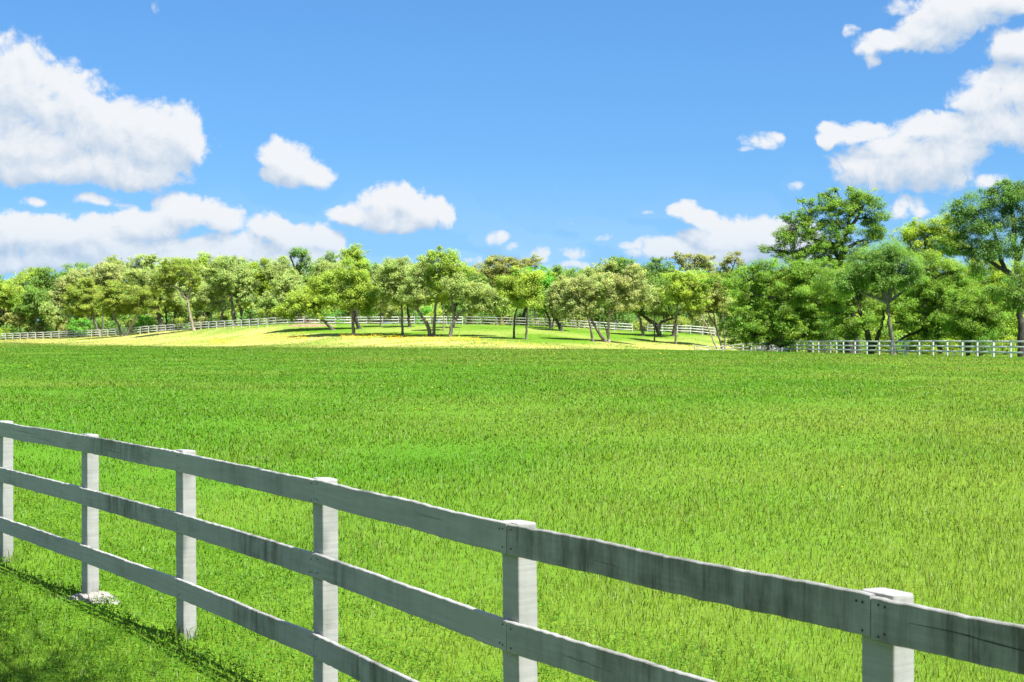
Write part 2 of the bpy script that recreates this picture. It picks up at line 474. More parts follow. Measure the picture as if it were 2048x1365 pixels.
# ------------------------------------------------------------------ colours of the meadow by place
def Yb(X): # field edge, where the green meadow meets the straw coloured strip
    return np.interp(X, [-200, -97, -38, -1.4, 10.6, 21.9, 31, 60], [395, 272, 209, 169, 175, 194, 208, 230])
GREEN = np.array([.098, .236, .012]); LUSH = np.array([.084, .222, .011]); YELG = np.array([.168, .268, .026])
STRAW = np.array([.56, .50, .165]); LAWN = np.array([.135, .262, .018]); OLIVE = np.array([.13, .17, .026])
def zone(X, Y):
    X = np.asarray(X, float); Y = np.asarray(Y, float)
    s = (Y - Yb(X)) * .72 + vnoise(X, Y, 14) * 5 + vnoise(X, Y, 5) * 3 + vnoise(X, Y, 1.7) * 2
    beyond = sstep(-16, 7, s); under = sstep(8, 19, s + vnoise(X, Y, 9) * 5) * (1 - .75 * sstep(-46, -62, X))
    pale = np.clip(vnoise(X, Y, 7) * .55 + vnoise(X, Y, 2.3) * .35 + vnoise(X, Y, 23) * .6, -1, 1)
    c = GREEN + (YELG - GREEN) * np.clip(.28 + 1.05 * pale, 0, 1)[..., None]
    c = c + (LUSH - c) * np.clip(-.1 + 1.1 * vnoise(X + 40, Y, 4.5) * vnoise(X, Y + 9, 11) * 2, 0, .5)[..., None]
    edge = sstep(-45, -4, s)                                  # seeding grasses thicken towards the edge
    edge = edge * (.5 + .5 * sstep(10, -40, X)) * (.75 + .6 * vnoise(X, Y * .5, 8))
    c = c + (OLIVE - c) * (edge * .55)[..., None]
    straw = STRAW * (1 + .25 * vnoise(X, Y, 3))[..., None]
    straw = straw + (LAWN * 1.15 - straw) * np.clip(.24 + .35 * vnoise(X, Y, 6) + .4 * vnoise(X, Y, 2), 0, .9)[..., None]
    lawn = LAWN + (STRAW - LAWN) * np.clip(.06 + .4 * vnoise(X, Y, 6), 0, .45)[..., None]
    far = straw + (lawn - straw) * under[..., None]
    c = c + (far - c) * beyond[..., None]
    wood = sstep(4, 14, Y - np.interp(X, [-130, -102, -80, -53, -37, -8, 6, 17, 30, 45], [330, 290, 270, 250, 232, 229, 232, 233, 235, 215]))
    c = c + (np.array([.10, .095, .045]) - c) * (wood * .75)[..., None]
    return c, beyond, under, pale

# ------------------------------------------------------------------ ground: one sheet to the horizon
gx = np.concatenate([-np.geomspace(2600, 140, 22), np.arange(-134, 134.1, 2.4), np.geomspace(140, 2600, 22)])
gy = np.concatenate([-np.geomspace(1200, 14, 14), np.arange(-12, 340, 2.2), np.geomspace(343, 4200, 26)])
GX, GY = np.meshgrid(gx, gy); GZ = terrain(GX, GY)
GZ = GZ + .03 * vnoise(GX, GY, 5) * (np.hypot(GX, GY) < 400)
nx_, ny_ = len(gx), len(gy)
ii = (np.arange(ny_ - 1)[:, None] * nx_ + np.arange(nx_ - 1)[None, :]).ravel()
gme = mesh_np('meadow_ground', np.stack([GX, GY, GZ], -1).reshape(-1, 3), [np.stack([ii, ii + 1, ii + nx_ + 1, ii + nx_], -1)])
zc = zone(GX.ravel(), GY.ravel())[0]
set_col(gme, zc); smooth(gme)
m, b, out = material('meadow_turf')
at = b.node('ShaderNodeAttribute', attribute_name='Col')
t = b.node('ShaderNodeTexCoord')
n1 = b.noise(t.outputs['Object'], .45, 6, .6); n2 = b.noise(t.outputs['Object'], 9, 5, .7)
c = b.mix(b.smooth(n1, .3, .7), b.mix(1, at.outputs['Color'], (.84, .92, .8), 'MULTIPLY'), at.outputs['Color'])
c = b.mix(b.smooth(n2, .42, .72, 0, .7), c, b.mix(1, c, (.72, .78, .7), 'MULTIPLY'))
p = b.node('ShaderNodeBsdfPrincipled'); p.inputs['Roughness'].default_value = 1; p.inputs['Specular IOR Level'].default_value = .1
b.l.new(c, p.inputs['Base Color'])
bu = b.node('ShaderNodeBump'); bu.inputs['Strength'].default_value = .6; bu.inputs['Distance'].default_value = .08
b.l.new(n2, bu.inputs['Height']); b.l.new(bu.outputs[0], p.inputs['Normal'])
b.l.new(p.outputs[0], out.inputs[0])
M_TURF = m
ground = link('ground', gme, M_TURF)
tag(ground, 'green meadow ground rising to a straw coloured edge and shady lawn', 'ground', kind='structure')

# ------------------------------------------------------------------ near fence line (post centres and the ground below)
POSTS = [(-7.35, 17.05), (-6.02, 15.25), (-4.72, 13.52), (-3.42, 11.76), (-2.28, 10.16), (-1.065, 8.30), (.04, 6.39), (1.21, 4.68), (2.36, 2.92), (3.5, 1.15)]
FH = 1.322
POSTS = [Vector((x, y, 0)) for x, y in POSTS]
def fence_side(X, Y):
    """signed distance to the near fence; positive on the meadow side"""
    a = np.array(POSTS[0][:2]); bb = np.array(POSTS[-1][:2]); d = bb - a; L = np.hypot(*d)
    yy = np.interp(X, [q.x for q in POSTS], [q.y for q in POSTS])
    return (np.asarray(Y) - yy) * abs(d[0]) / L

# ------------------------------------------------------------------ grass
def blades(n, seed, dmin, dmax, rho0, zonefilter=None):
    r = np.random.default_rng(seed)
    e = 1.7
    u = r.random(n); k = 2 - e
    d = (dmin ** k + u * (dmax ** k - dmin ** k)) ** (1 / k)
    X = (r.random(n) * 2 - 1) * (d * .42 + 1.5)
    return X, d, r
def build_grass(name, X, Y, h, w, c, lean, r, mat, rootz=None):
    n = len(X)
    Z = terrain(X, Y) + .03 * vnoise(X, Y, 5) - .01
    th = r.random(n) * 2 * PI
    ph = r.random(n) * 2 * PI
    dx, dy = np.cos(th) * w * .5, np.sin(th) * w * .5
    ln = lean * h * (.25 + .75 * r.random(n))
    lx, ly = np.cos(ph) * ln, np.sin(ph) * ln
    v = np.empty((n, 5, 3), np.float32)
    v[:, 0] = np.stack([X - dx, Y - dy, Z], -1); v[:, 1] = np.stack([X + dx, Y + dy, Z], -1)
    mz = Z + h * .58
    v[:, 2] = np.stack([X - dx * .8 + lx * .35, Y - dy * .8 + ly * .35, mz], -1); v[:, 3] = np.stack([X + dx * .8 + lx * .35, Y + dy * .8 + ly * .35, mz], -1)
    v[:, 4] = np.stack([X + lx, Y + ly, Z + h * (1 - .3 * lean)], -1)
    i = np.arange(n) * 5
    me = mesh_np(name, v.reshape(-1, 3), [np.stack([i, i + 1, i + 3, i + 2], -1), np.stack([i + 2, i + 3, i + 4], -1)])
    set_col(me, np.repeat(c, 5, axis=0))
    return link(name, me, mat)
N = 1000000
X, Y, r = blades(N, 11, 3.4, 330, 0)
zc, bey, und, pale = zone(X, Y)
side = fence_side(X, Y)
tall = sstep(.7, 3.2, side + .5 * vnoise(X, Y, 1.1))              # mown strip along the fence, long grass beyond
h = (.055 + .05 * r.random(N)) * (1 - tall) + tall * (.05 + .065 * r.random(N)) * (1 + .45 * vnoise(X, Y, 3.5) + .25 * vnoise(X, Y, 1.2))
h = h * (1 - bey * und * .55)
kind = r.random(N)
seed_ = (kind < (.04 + .17 * np.clip(pale + .35, 0, 1)) * tall * (1 - und))
h = np.where(seed_, h * 1.4 + .04, h)
h = np.maximum(h, .03)
w = np.maximum(.0040, .00052 * Y) * (.7 + .6 * r.random(N))
w = np.where(seed_, w * .6, w)
near_ = np.clip(22 / Y, .3, 1)[:, None]                            # far blades stand for whole tufts, so they differ less
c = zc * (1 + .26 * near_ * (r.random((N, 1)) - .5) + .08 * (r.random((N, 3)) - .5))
young = ((kind > .82) & ~seed_)[:, None]
c = np.where(young, c * (1 + near_ * np.array([.22, .1, -.05])), c)
c = np.where(((kind > .72) & (kind < .82))[:, None], c * (1 - near_ * np.array([.22, .14, .1])), c)
c = np.where(seed_[:, None], np.array([.24, .32, .06]) * (.75 + .5 * r.random((N, 1))), c)
lean = np.where(seed_, .45, .6 + .75 * r.random(N))
keep = np.hypot(X - POSTS[3].x - .08, Y - POSTS[3].y) > .20
X, Y, h, w, c, lean = X[keep], Y[keep], h[keep], w[keep], c[keep], lean[keep]
g = build_grass('grass', X, Y, h, w, c, lean, r, M_GRASS)
tag(g, 'long green meadow grass with pale seed heads', 'grass', kind='stuff')
# uncut tufts round the post feet
r = np.random.default_rng(61); tx, ty = [], []
for q in POSTS:
    k = 130; a = r.random(k) * 2 * PI; rr = .07 + .17 * r.random(k) ** 1.5
    tx.append(q.x + rr * np.cos(a)); ty.append(q.y + rr * np.sin(a))
tx, ty = np.concatenate(tx), np.concatenate(ty); k = len(tx); on = (np.hypot(tx - POSTS[3].x, ty - POSTS[3].y) > .4) & (ty > .5); tx, ty = tx[on], ty[on]; k = len(tx)
tc_ = zone(tx, ty)[0] * (.8 + .5 * r.random((k, 1)))
tag(build_grass('post_foot_grass', tx, ty, .06 + .13 * r.random(k) ** 1.4, .004 + .003 * r.random(k), tc_, .3 + .5 * r.random(k), r, M_GRASS), 'uncut tufts of longer grass round the fence post feet', 'grass', kind='stuff')
# low broad leaved clover and weeds in the mown strip along the fence
N2 = 260000
X2, Y2, r2 = blades(N2, 23, 3.4, 22, 0)
sd = fence_side(X2, Y2)
ok = (np.hypot(X2 - POSTS[3].x - .08, Y2 - POSTS[3].y) > .22) & (sd < 3.0 + 1.2 * vnoise(X2, Y2, 1.3)) & (r2.random(N2) < np.where(sd > 1.2, .55, 1)) & (vnoise(X2, Y2, .8) + vnoise(X2, Y2, .25) * .6 > -.55)
X2, Y2 = X2[ok], Y2[ok]; n2_ = len(X2)
s_ = (.007 + .010 * r2.random(n2_)) * np.maximum(1, Y2 / 9) ** .6
zz = .015 + .06 * r2.random(n2_) + .03 * vnoise(X2, Y2, .6)
th = r2.random(n2_) * 2 * PI; ti = (r2.random(n2_) - .5) * 1.0; tj = (r2.random(n2_) - .5) * 1.0
ax = np.stack([np.cos(th), np.sin(th), ti], -1) * s_[:, None]; bxv = np.stack([-np.sin(th), np.cos(th), tj], -1) * (s_ * .75)[:, None]
cc = np.stack([X2, Y2, terrain(X2, Y2) + .03 * vnoise(X2, Y2, 5) + np.maximum(zz, .01)], -1)
vv = np.stack([cc + ax, cc + .7 * bxv + .25 * ax, cc - .8 * ax * .6 + .5 * bxv, cc - ax * .75, cc - .5 * bxv - .48 * ax, cc - .7 * bxv + .25 * ax], 1)
i6 = np.arange(n2_) * 6
me = mesh_np('clover', vv.reshape(-1, 3), [np.stack([i6 + k for k in range(6)], -1)])
c2 = np.array([.075, .195, .011]) * (1 + .45 * (r2.random((n2_, 1)) - .5)) * (1 + .2 * vnoise(X2, Y2, .9))[:, None]
c2 = np.where((r2.random(n2_) > .8)[:, None], np.array([.15, .24, .02]), c2)
set_col(me, np.repeat(c2, 6, axis=0))
tag(link('clover', me, M_GRASS), 'low leafy clover and weeds in the mown strip along the fence', 'clover', kind='stuff')

# yellow wildflowers: drifts along the far edge of the field, single ones in the grass
def flowers(name, X, Y, Z, s, r, label):
    n = len(X); th = r.random(n) * PI
    a = np.stack([np.cos(th), np.sin(th), (r.random(n) - .5)], -1) * s[:, None]; q = np.stack([-np.sin(th), np.cos(th), (r.random(n) - .5) + .4], -1) * s[:, None]
    cpt = np.stack([X, Y, Z], -1)
    v = np.stack([cpt + a, cpt + .7 * a + .7 * q, cpt + q, cpt - .7 * a + .7 * q, cpt - a, cpt - .7 * a - .7 * q, cpt - q, cpt + .7 * a - .7 * q], 1)
    i = np.arange(n) * 8
    me = mesh_np(name, v.reshape(-1, 3), [np.stack([i + k for k in range(8)], -1)])
    cl = np.array([.80, .52, .015]) * (.75 + .4 * r.random((n, 1)))
    set_col(me, np.repeat(cl, 8, axis=0))
    tag(link(name, me, M_FLOWER), label, 'flowers', kind='stuff')
r = np.random.default_rng(5)
fxp = []; 
for (x0, x1, y0, dens) in ((215, 330, 686.5, .22), (330, 450, 687.5, .35), (420, 615, 688.5, 1.0), (680, 800, 690, .75), (760, 960, 691.5, .8), (950, 1100, 694, .2)):
    k = int((x1 - x0) * 5 * dens)
    xx = x0 + (x1 - x0) * r.random(k); fxp.append(np.stack([xx, y0 + (xx - x0) * .007 + r.normal(0, .5, k)], -1))
fxp = np.concatenate(fxp); fd = F * CAMH / (fxp[:, 1] - HY)
fX = (fxp[:, 0] - CX) * fd / F
flowers('wildflowers', fX, fd, terrain(fX, fd) + .16 + .14 * r.random(len(fd)), .03 + .03 * r.random(len(fd)), r, 'drift of yellow wildflowers along the far edge of the field')
X3, Y3, r = blades(170, 31, 6, 170, 0)
ok = (fence_side(X3, Y3) > 2) & (Y3 > 13) & (vnoise(X3, Y3, 6) > .05)
flowers('single_wildflowers', X3[ok], Y3[ok], terrain(X3[ok], Y3[ok]) + .15 + .12 * r.random(ok.sum()), .005 + .00032 * Y3[ok], r, 'few scattered yellow wildflowers in the green meadow grass')

# ------------------------------------------------------------------ near fence: posts and boards
def box_mesh(name, sx, sy, z0, z1, seg=10, top_round=.012, rs=None, slope=0.0):
    """post: rounded section with slightly uneven faces"""
    bv = .007
    sec = []
    for (cx_, cy_, a0) in ((sx/2-bv, sy/2-bv, 0), (-sx/2+bv, sy/2-bv, 90), (-sx/2+bv, -sy/2+bv, 180), (sx/2-bv, -sy/2+bv, 270)):
        for a in (0, 45, 90): sec.append((cx_ + bv * math.cos(R(a0 + a)), cy_ + bv * math.sin(R(a0 + a))))
    sec = np.array(sec); k = len(sec)
    zs = np.concatenate([np.linspace(z0, z1 - top_round, seg), [z1 - top_round * .3, z1]]); seg = len(zs) - 2
    sc_ = np.concatenate([np.ones(seg), [.985, .93]])
    rings = []
    for z, s in zip(zs, sc_):
        j = (rs.random((1, 2)) - .5) * .003
        ring = sec * s + j + (rs.random((k, 2)) - .5) * .0012
        rings.append(np.column_stack([ring, np.full(k, z) + (slope * ring[:, 1] if z > z1 - .05 else 0)]))
    v = np.concatenate(rings); n = len(zs)
    i = np.arange(n - 1)[:, None] * k; j = np.arange(k)[None, :]
    q = np.stack([i + j, i + (j + 1) % k, i + k + (j + 1) % k, i + k + j], -1).reshape(-1, 4)
    top = np.arange((n - 1) * k, n * k)[None, :]
    return mesh_np(name, v, [q, top])
def board_mesh(name, L, hgt, th, rs, stains=(), seg=56, twist=0.0):
    """board along local x, height z, thickness y; stain attribute along its length"""
    nz = 6; bv = .004
    zs = np.linspace(-hgt/2, hgt/2, nz)
    sec = [(-th/2, z) for z in np.concatenate([[-hgt/2 + bv], zs[1:-1], [hgt/2 - bv]])] + [(-th/2 + bv, hgt/2), (th/2 - bv, hgt/2)] + [(th/2, z) for z in np.concatenate([[hgt/2 - bv], zs[1:-1][::-1], [-hgt/2 + bv]])] + [(th/2 - bv, -hgt/2), (-th/2 + bv, -hgt/2)]
    sec = np.array(sec); k = len(sec)
    xs = np.linspace(0, L, seg + 1)
    wz = np.convolve(rs.normal(0, 1, seg + 11), np.ones(11) / 11, 'valid') * .006
    wy = np.convolve(rs.normal(0, 1, seg + 11), np.ones(11) / 11, 'valid') * .006
    ends = np.sin(np.linspace(0, PI, seg + 1)) ** .5
    edge = rs.normal(0, .0011, (seg + 1, 2))
    v = []; st = []
    for a, x in enumerate(xs):
        e = np.where(sec[:, 1] > hgt/2 - .01, edge[a, 0], np.where(sec[:, 1] < -hgt/2 + .01, edge[a, 1], 0))
        v.append(np.column_stack([np.full(k, x), sec[:, 0] + wy[a] * ends[a] + twist * sec[:, 1] * (x / L - .5), sec[:, 1] + wz[a] * ends[a] + e]))
        s = 0.05
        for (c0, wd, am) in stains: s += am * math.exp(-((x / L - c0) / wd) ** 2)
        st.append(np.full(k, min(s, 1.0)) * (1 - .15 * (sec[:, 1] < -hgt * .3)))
    v = np.concatenate(v); st = np.concatenate(st); n = len(xs)
    i = np.arange(n - 1)[:, None] * k; j = np.arange(k)[None, :]
    q = np.stack([i + j, i + k + j, i + k + (j + 1) % k, i + (j + 1) % k], -1).reshape(-1, 4)
    caps = np.stack([np.arange(k), np.arange((n - 1) * k, n * k)[::-1]])
    me = mesh_np(name, v, [q, caps]); WY[me.name] = wy * ends
    a_ = me.attributes.new('stain', 'FLOAT', 'POINT'); a_.data.foreach_set('value', st.astype(np.float32))
    smooth(me)
    try: me.set_sharp_from_angle(angle=R(38))
    except Exception: pass
    return me
fence = empty('board_fence', POSTS[5])
tag(fence, 'white three board fence with grey mildew streaks crossing the near lower corner of the meadow', 'fence')
NEARSIDE = Vector((-.838, -.546, 0)).normalized()
rs = np.random.default_rng(42)
def dirs(i):
    a = POSTS[max(i - 1, 0)]; c_ = POSTS[min(i + 1, len(POSTS) - 1)]
    return (c_ - a).normalized()
PX_, PY_ = .138, .098
for i, q in enumerate(POSTS):
    d = dirs(i)
    me = box_mesh('post', PX_, PY_, -.25, FH - .008 + .004 * math.sin(i * 2.1), 12, .014, rs, slope=-.05)
    a_ = me.attributes.new('stain', 'FLOAT', 'POINT')
    zz = np.empty(len(me.vertices) * 3, np.float32); me.vertices.foreach_get('co', zz)
    a_.data.foreach_set('value', np.where(zz[2::3] < .16, .7, np.where(zz[2::3] > FH - .06, .25, .12)).astype(np.float32))
    smooth(me)
    try: me.set_sharp_from_angle(angle=R(50))
    except Exception: pass
    o = link('post', me, M_PAINT, fence, q - fence.location)
    o.rotation_euler = (0, R((rs.random() - .5) * 1.8), math.atan2(d.y, d.x))
    if i == 3:
        # spilled concrete around the foot of this post
        k = 26; th = np.arange(k) / k * 2 * PI
        v = [[0.05, 0, .05]]
        for rr, z in ((.09, .022), (.17, .014), (.24, .0), (.26, -.05)):
            for a in th:
                q2 = rr * (1 + .22 * math.sin(3 * a + 1) + .12 * math.sin(7 * a)) * (1.0 + .35 * max(0, math.cos(a)))
                v.append([q2 * math.cos(a) + .05, q2 * math.sin(a) * .72, z + (rs.random() - .5) * .016])
        v = np.array(v); tri = np.stack([np.zeros(k, int), 1 + np.arange(k), 1 + (np.arange(k) + 1) % k], -1)
        qd = np.concatenate([np.stack([1 + m_ * k + np.arange(k), 1 + (m_ + 1) * k + np.arange(k), 1 + (m_ + 1) * k + (np.arange(k) + 1) % k, 1 + m_ * k + (np.arange(k) + 1) % k], -1) for m_ in range(3)])
        fo = link('footing', mesh_np('footing', v, [tri, qd]), M_CONCRETE, o)
        fo['label'] = 'rough pale concrete footing'
STAINS = {  # (span, rail): stain centres along the board, width, strength; span i runs from post i to post i+1
 (3, 0): [(.30, .22, .9), (.62, .12, .7)], (3, 1): [(.42, .20, 1.0), (.75, .2, .5)], (3, 2): [(.5, .10, .35)],
 (4, 0): [(.45, .12, .55), (.75, .12, .4)], (4, 1): [(.15, .1, .3), (.66, .2, 1.0)], (4, 2): [(.62, .2, .8)],
 (5, 0): [(.6, .5, .15)], (5, 1): [(.14, .10, .7), (.5, .15, .25)], (5, 2): [(.35, .18, .9), (.7, .12, .7)],
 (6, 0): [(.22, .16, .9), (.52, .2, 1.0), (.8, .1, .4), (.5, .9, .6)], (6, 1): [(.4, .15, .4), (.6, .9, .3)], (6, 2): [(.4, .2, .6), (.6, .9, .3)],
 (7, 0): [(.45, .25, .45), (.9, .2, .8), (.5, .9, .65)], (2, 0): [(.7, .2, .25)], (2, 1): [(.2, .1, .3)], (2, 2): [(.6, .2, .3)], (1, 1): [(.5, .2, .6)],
}
BH, BT = .137, .026
CRACKS = {(7, 0): [(.16, .012, 1.1, -.030, .0022)], (6, 0): [(.62, -.012, .80, -.018, .0011)], (5, 0): [(1.3, .02, 1.62, .016, .0009)],
          (3, 0): [(.5, -.01, .9, -.016, .0014)], (2, 0): [(.4, .02, 1.2, .010, .0016), (.9, -.02, 1.6, -.03, .0014)], (6, 1): [(.4, .0, .75, -.012, .001)]}
WY = {}
NAIL = None
RAILZ = [FH - BH/2 - .012, .885 - BH/2, .425 - BH/2]
for i in range(len(POSTS) - 1):
    a, c_ = POSTS[i], POSTS[i + 1]
    na = Vector((-dirs(i).y, dirs(i).x, 0)); nc = Vector((-dirs(i + 1).y, dirs(i + 1).x, 0))
    if na.dot(NEARSIDE) < 0: na = -na
    if nc.dot(NEARSIDE) < 0: nc = -nc
    s0 = a + na * (PY_/2 + BT/2 + .001); s1 = c_ + nc * (PY_/2 + BT/2 + .001)
    dv = (s1 - s0); L = dv.length; dv.normalize()
    for k, z in enumerate(RAILZ):
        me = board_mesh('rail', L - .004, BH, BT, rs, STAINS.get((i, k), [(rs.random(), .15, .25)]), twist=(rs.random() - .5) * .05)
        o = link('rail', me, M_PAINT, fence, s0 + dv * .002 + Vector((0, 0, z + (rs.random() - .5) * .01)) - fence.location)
        o.rotation_euler = (0, R((rs.random() - .5) * .15), math.atan2(dv.y, dv.x))
        for (x0, z0, x1, z1, wd) in CRACKS.get((i, k), ()):
            sy = -1 if (Matrix.Rotation(o.rotation_euler.z, 3, 'Z') @ Vector((0, -1, 0))).dot(NEARSIDE) > 0 else 1
            mcount = 26; tt = np.linspace(0, 1, mcount)
            xx = x0 + (x1 - x0) * tt; zz_ = z0 + (z1 - z0) * tt ** 1.3 + np.cumsum(rs.normal(0, .0011, mcount)); ww = wd * np.sin(PI * np.clip(tt * .94 + .03, 0, 1)) ** .6 * (.7 + .6 * rs.random(mcount))
            yv = sy * (BT/2 + .0012) + np.interp(xx, np.linspace(0, L, 57), WY[me.name])
            vv_ = np.concatenate([np.column_stack([xx, yv, zz_ - ww]), np.column_stack([xx, yv, zz_ + ww])]); q_ = np.arange(mcount - 1)
            link('crack', mesh_np('crack', vv_, [np.stack([q_, q_ + 1, mcount + q_ + 1, mcount + q_], -1)]), M_NAIL, o)
        if i in (5, 6, 7, 4):
            # nail heads at both ends of the board
            side_y = -1 if (Matrix.Rotation(o.rotation_euler.z, 3, 'Z') @ Vector((0, -1, 0))).dot(NEARSIDE) > 0 else 1
            for xx in (.032, L - .036):
                for zz in (.042, -.045):
                    for e in ((0, 0), (.026, .004)):
                        if e[0] and rs.random() < .5: continue
                        if NAIL is None:
                            tb = Tubes(); tb.add([(0, -.006, 0), (0, .0016, 0), (0, .0018, 0)], [.0042, .0042, .0001], 8)
                            nm = NAIL = tb.build('nail', M_NAIL, o)
                        else:
                            nm = NAIL.copy(); col.objects.link(nm); nm.parent = o
                        nm.location = (xx + (e[0] if xx < 1 else -e[0]), side_y * (BT/2 + .0005), zz + e[1] + (rs.random() - .5) * .016)
                        nm.rotation_euler = (0, 0, 0 if side_y > 0 else PI)

# ------------------------------------------------------------------ far fences
def far_fence(name, pts, label, mat, spacing=2.55, postw=.115, height=1.35, zs=(1.28, .86, .43), span_name='rail_panel', first=True):
    pts = [np.array(q, float) for q in pts]
    s = np.concatenate([[0], np.cumsum([np.hypot(*(pts[k + 1] - pts[k])) for k in range(len(pts) - 1)])])
    n = max(1, int(round(s[-1] / spacing)))
    tt = np.linspace(0, s[-1], n + 1)
    X = np.interp(tt, s, [q[0] for q in pts]); Y = np.interp(tt, s, [q[1] for q in pts]); Z = terrain(X, Y)
    root = empty(name, (X[0], Y[0], Z[0])); tag(root, label, 'fence')
    rs = np.random.default_rng(len(label))
    proto = None
    for k in range(n + 1):
        if proto is None:
            me = box_mesh('post', postw, postw, -.3, height, 4, .01, rs); proto = link('post', me, mat, root)
            o = proto
        else:
            o = proto.copy(); col.objects.link(o); o.parent = root
        k2 = min(k, n - 1)
        o.location = (X[k] - X[0], Y[k] - Y[0], Z[k] - Z[0]); o.rotation_euler = (R((rs.random() - .5) * 2), R((rs.random() - .5) * 2), math.atan2(Y[k2 + 1] - Y[k2], X[k2 + 1] - X[k2]))
    for k in range(n):
        d = np.array([X[k + 1] - X[k], Y[k + 1] - Y[k]]); L = np.hypot(*d); nrm = np.array([-d[1], d[0]]) / L
        if nrm[1] > 0: nrm = -nrm
        off = nrm * (postw / 2 + .018)
        V_, Q_ = [], []
        for z in zs:
            za, zb_ = z + (rs.random() - .5) * .03, z + (rs.random() - .5) * .03
            b0 = len(V_) * 8
            vs = []
            for (x, y, zz) in ((0, 0, Z[k] + za), (d[0], d[1], Z[k + 1] + zb_)):
                for (o1, o2) in ((-.016, -.07), (.016, -.07), (.016, .07), (-.016, .07)):
                    vs.append((x + off[0] + nrm[0] * o1, y + off[1] + nrm[1] * o1, zz + o2 - Z[k]))
            V_.append(np.array(vs))
            Q_.append(np.array([[0, 1, 2, 3], [7, 6, 5, 4], [0, 4, 5, 1], [1, 5, 6, 2], [2, 6, 7, 3], [3, 7, 4, 0]]) + b0)
        link(span_name, mesh_np(span_name, np.concatenate(V_), [np.concatenate(Q_)]), mat, root, (X[k] - X[0], Y[k] - Y[0], Z[k] - Z[0]))
    return root
def fpt(x, dd=None):
    d = float(np.interp(x, fx_, fd_)) if dd is None else dd
    return ((x - CX) * d / F, d)
far_fence('paddock_fence', [fpt(x) for x in (-220, 0, 200, 400, 560, 740, 925)], 'long white rail fence climbing from the meadow edge to the shady grove', M_FAR_PAINT)
far_fence('paddock_fence', [fpt(x) for x in (930, 1010, 1100, 1152)], 'weathered grey brown rail fence between the white fence runs behind the grove', M_FAR_GREY)
far_fence('paddock_fence', [fpt(x) for x in (1158, 1200, 1265)], 'short white rail fence run ending at a gateway post', M_FAR_PAINT)
far_fence('paddock_fence', [fpt(1295), fpt(1360), px(1430, 0, 238)[:2]], 'white rail fence starting beyond the gateway with forked oak before it', M_FAR_PAINT)
far_fence('paddock_fence', [fpt(1528, 238), fpt(1600, 226)], 'short white rail fence piece half hidden behind low pecan branches', M_FAR_PAINT)
RF = [px(x, 0, d)[:2] for x, d in ((2420, 92), (2300, 98), (2100, 109), (2009, 115), (1850, 128), (1685, 144), (1590, 165), (1500, 190), (1440, 197), (1390, 200))]
far_fence('paddock_fence', RF, 'white rail fence shaded blue along the creek trees, dropping behind the field crest', M_FAR_PAINT, spacing=2.5, postw=.125)

# ------------------------------------------------------------------ trees
SPEC = {  # leaf colour, leaf size, flatness of clumps, translucency handled by the shared material, coverage
 'sage':   ((.375, .485, .135), 1.0, .72),
 'tan':    ((.405, .47, .155), 1.0, .72),
 'olive':  ((.30, .39, .055), .9, .55),
 'bright': ((.36, .50, .060), 1.0, .75),
 'vivid':  ((.160, .43, .035), 1.15, .75),
 'green':  ((.20, .35, .055), 1.0, .75),
 'dark':   ((.16, .31, .055), 1.0, .75),
 'pecan':  ((.215, .38, .038), 1.0, .60),
 'lime':   ((.34, .47, .035), 1.0, .70),
 'willow': ((.205, .365, .062), .75, .80),
 'rust':   ((.34, .375, .10), 1.0, .7),
}
def leaf_cloud(C, Rr, r, base, size, flat, cov, droop=0.0, shape=.5):
    """leaf sprays scattered through clumps; returns verts, quads, colours"""
    k = np.maximum(6, (cov * PI * Rr ** 2 / (size ** 2 * .5)).astype(int))
    idx = np.repeat(np.arange(len(C)), k); n = len(idx)
    d = r.normal(size=(n, 3)); d /= np.linalg.norm(d, axis=1)[:, None]
    rad = (r.random(n) ** .42) * (1 + .25 * r.normal(size=n) * .6)
    p = d * rad[:, None] * Rr[idx][:, None]; p[:, 2] *= flat
    p[:, 2] -= droop * np.hypot(p[:, 0], p[:, 1]) * .5
    p = C[idx] + p
    nr = d * .42 + r.normal(size=(n, 3)) * .55 + np.array([.42, -.42, .85]); nr /= np.linalg.norm(nr, axis=1)[:, None]
    t = np.cross(nr, r.normal(size=(n, 3))); t /= np.linalg.norm(t, axis=1)[:, None] + 1e-9
    bt = np.cross(nr, t)
    s = size * (.6 + .8 * r.random(n))[:, None]
    a, b_ = t * s * .62, bt * s * shape * .62
    v = np.stack([p + a, p + b_ - .15 * a, p - a, p - b_ - .15 * a], 1)
    cl = r.normal(0, .16, (len(C), 1)); hue = r.normal(0, .06, (len(C), 1))
    c_ = np.array(base)[None] * (1 + cl[idx] + .22 * (r.random((n, 1)) - .5) * 2)
    c_[:, :1] *= (1 + hue[idx] + .07 * r.normal(size=(n, 1))); 
    c_ = np.clip(c_, .012, .66)
    i = np.arange(n) * 4
    return v.reshape(-1, 3), np.stack([i, i + 1, i + 2, i + 3], -1), np.repeat(c_, 4, axis=0)
TREE_N = 0
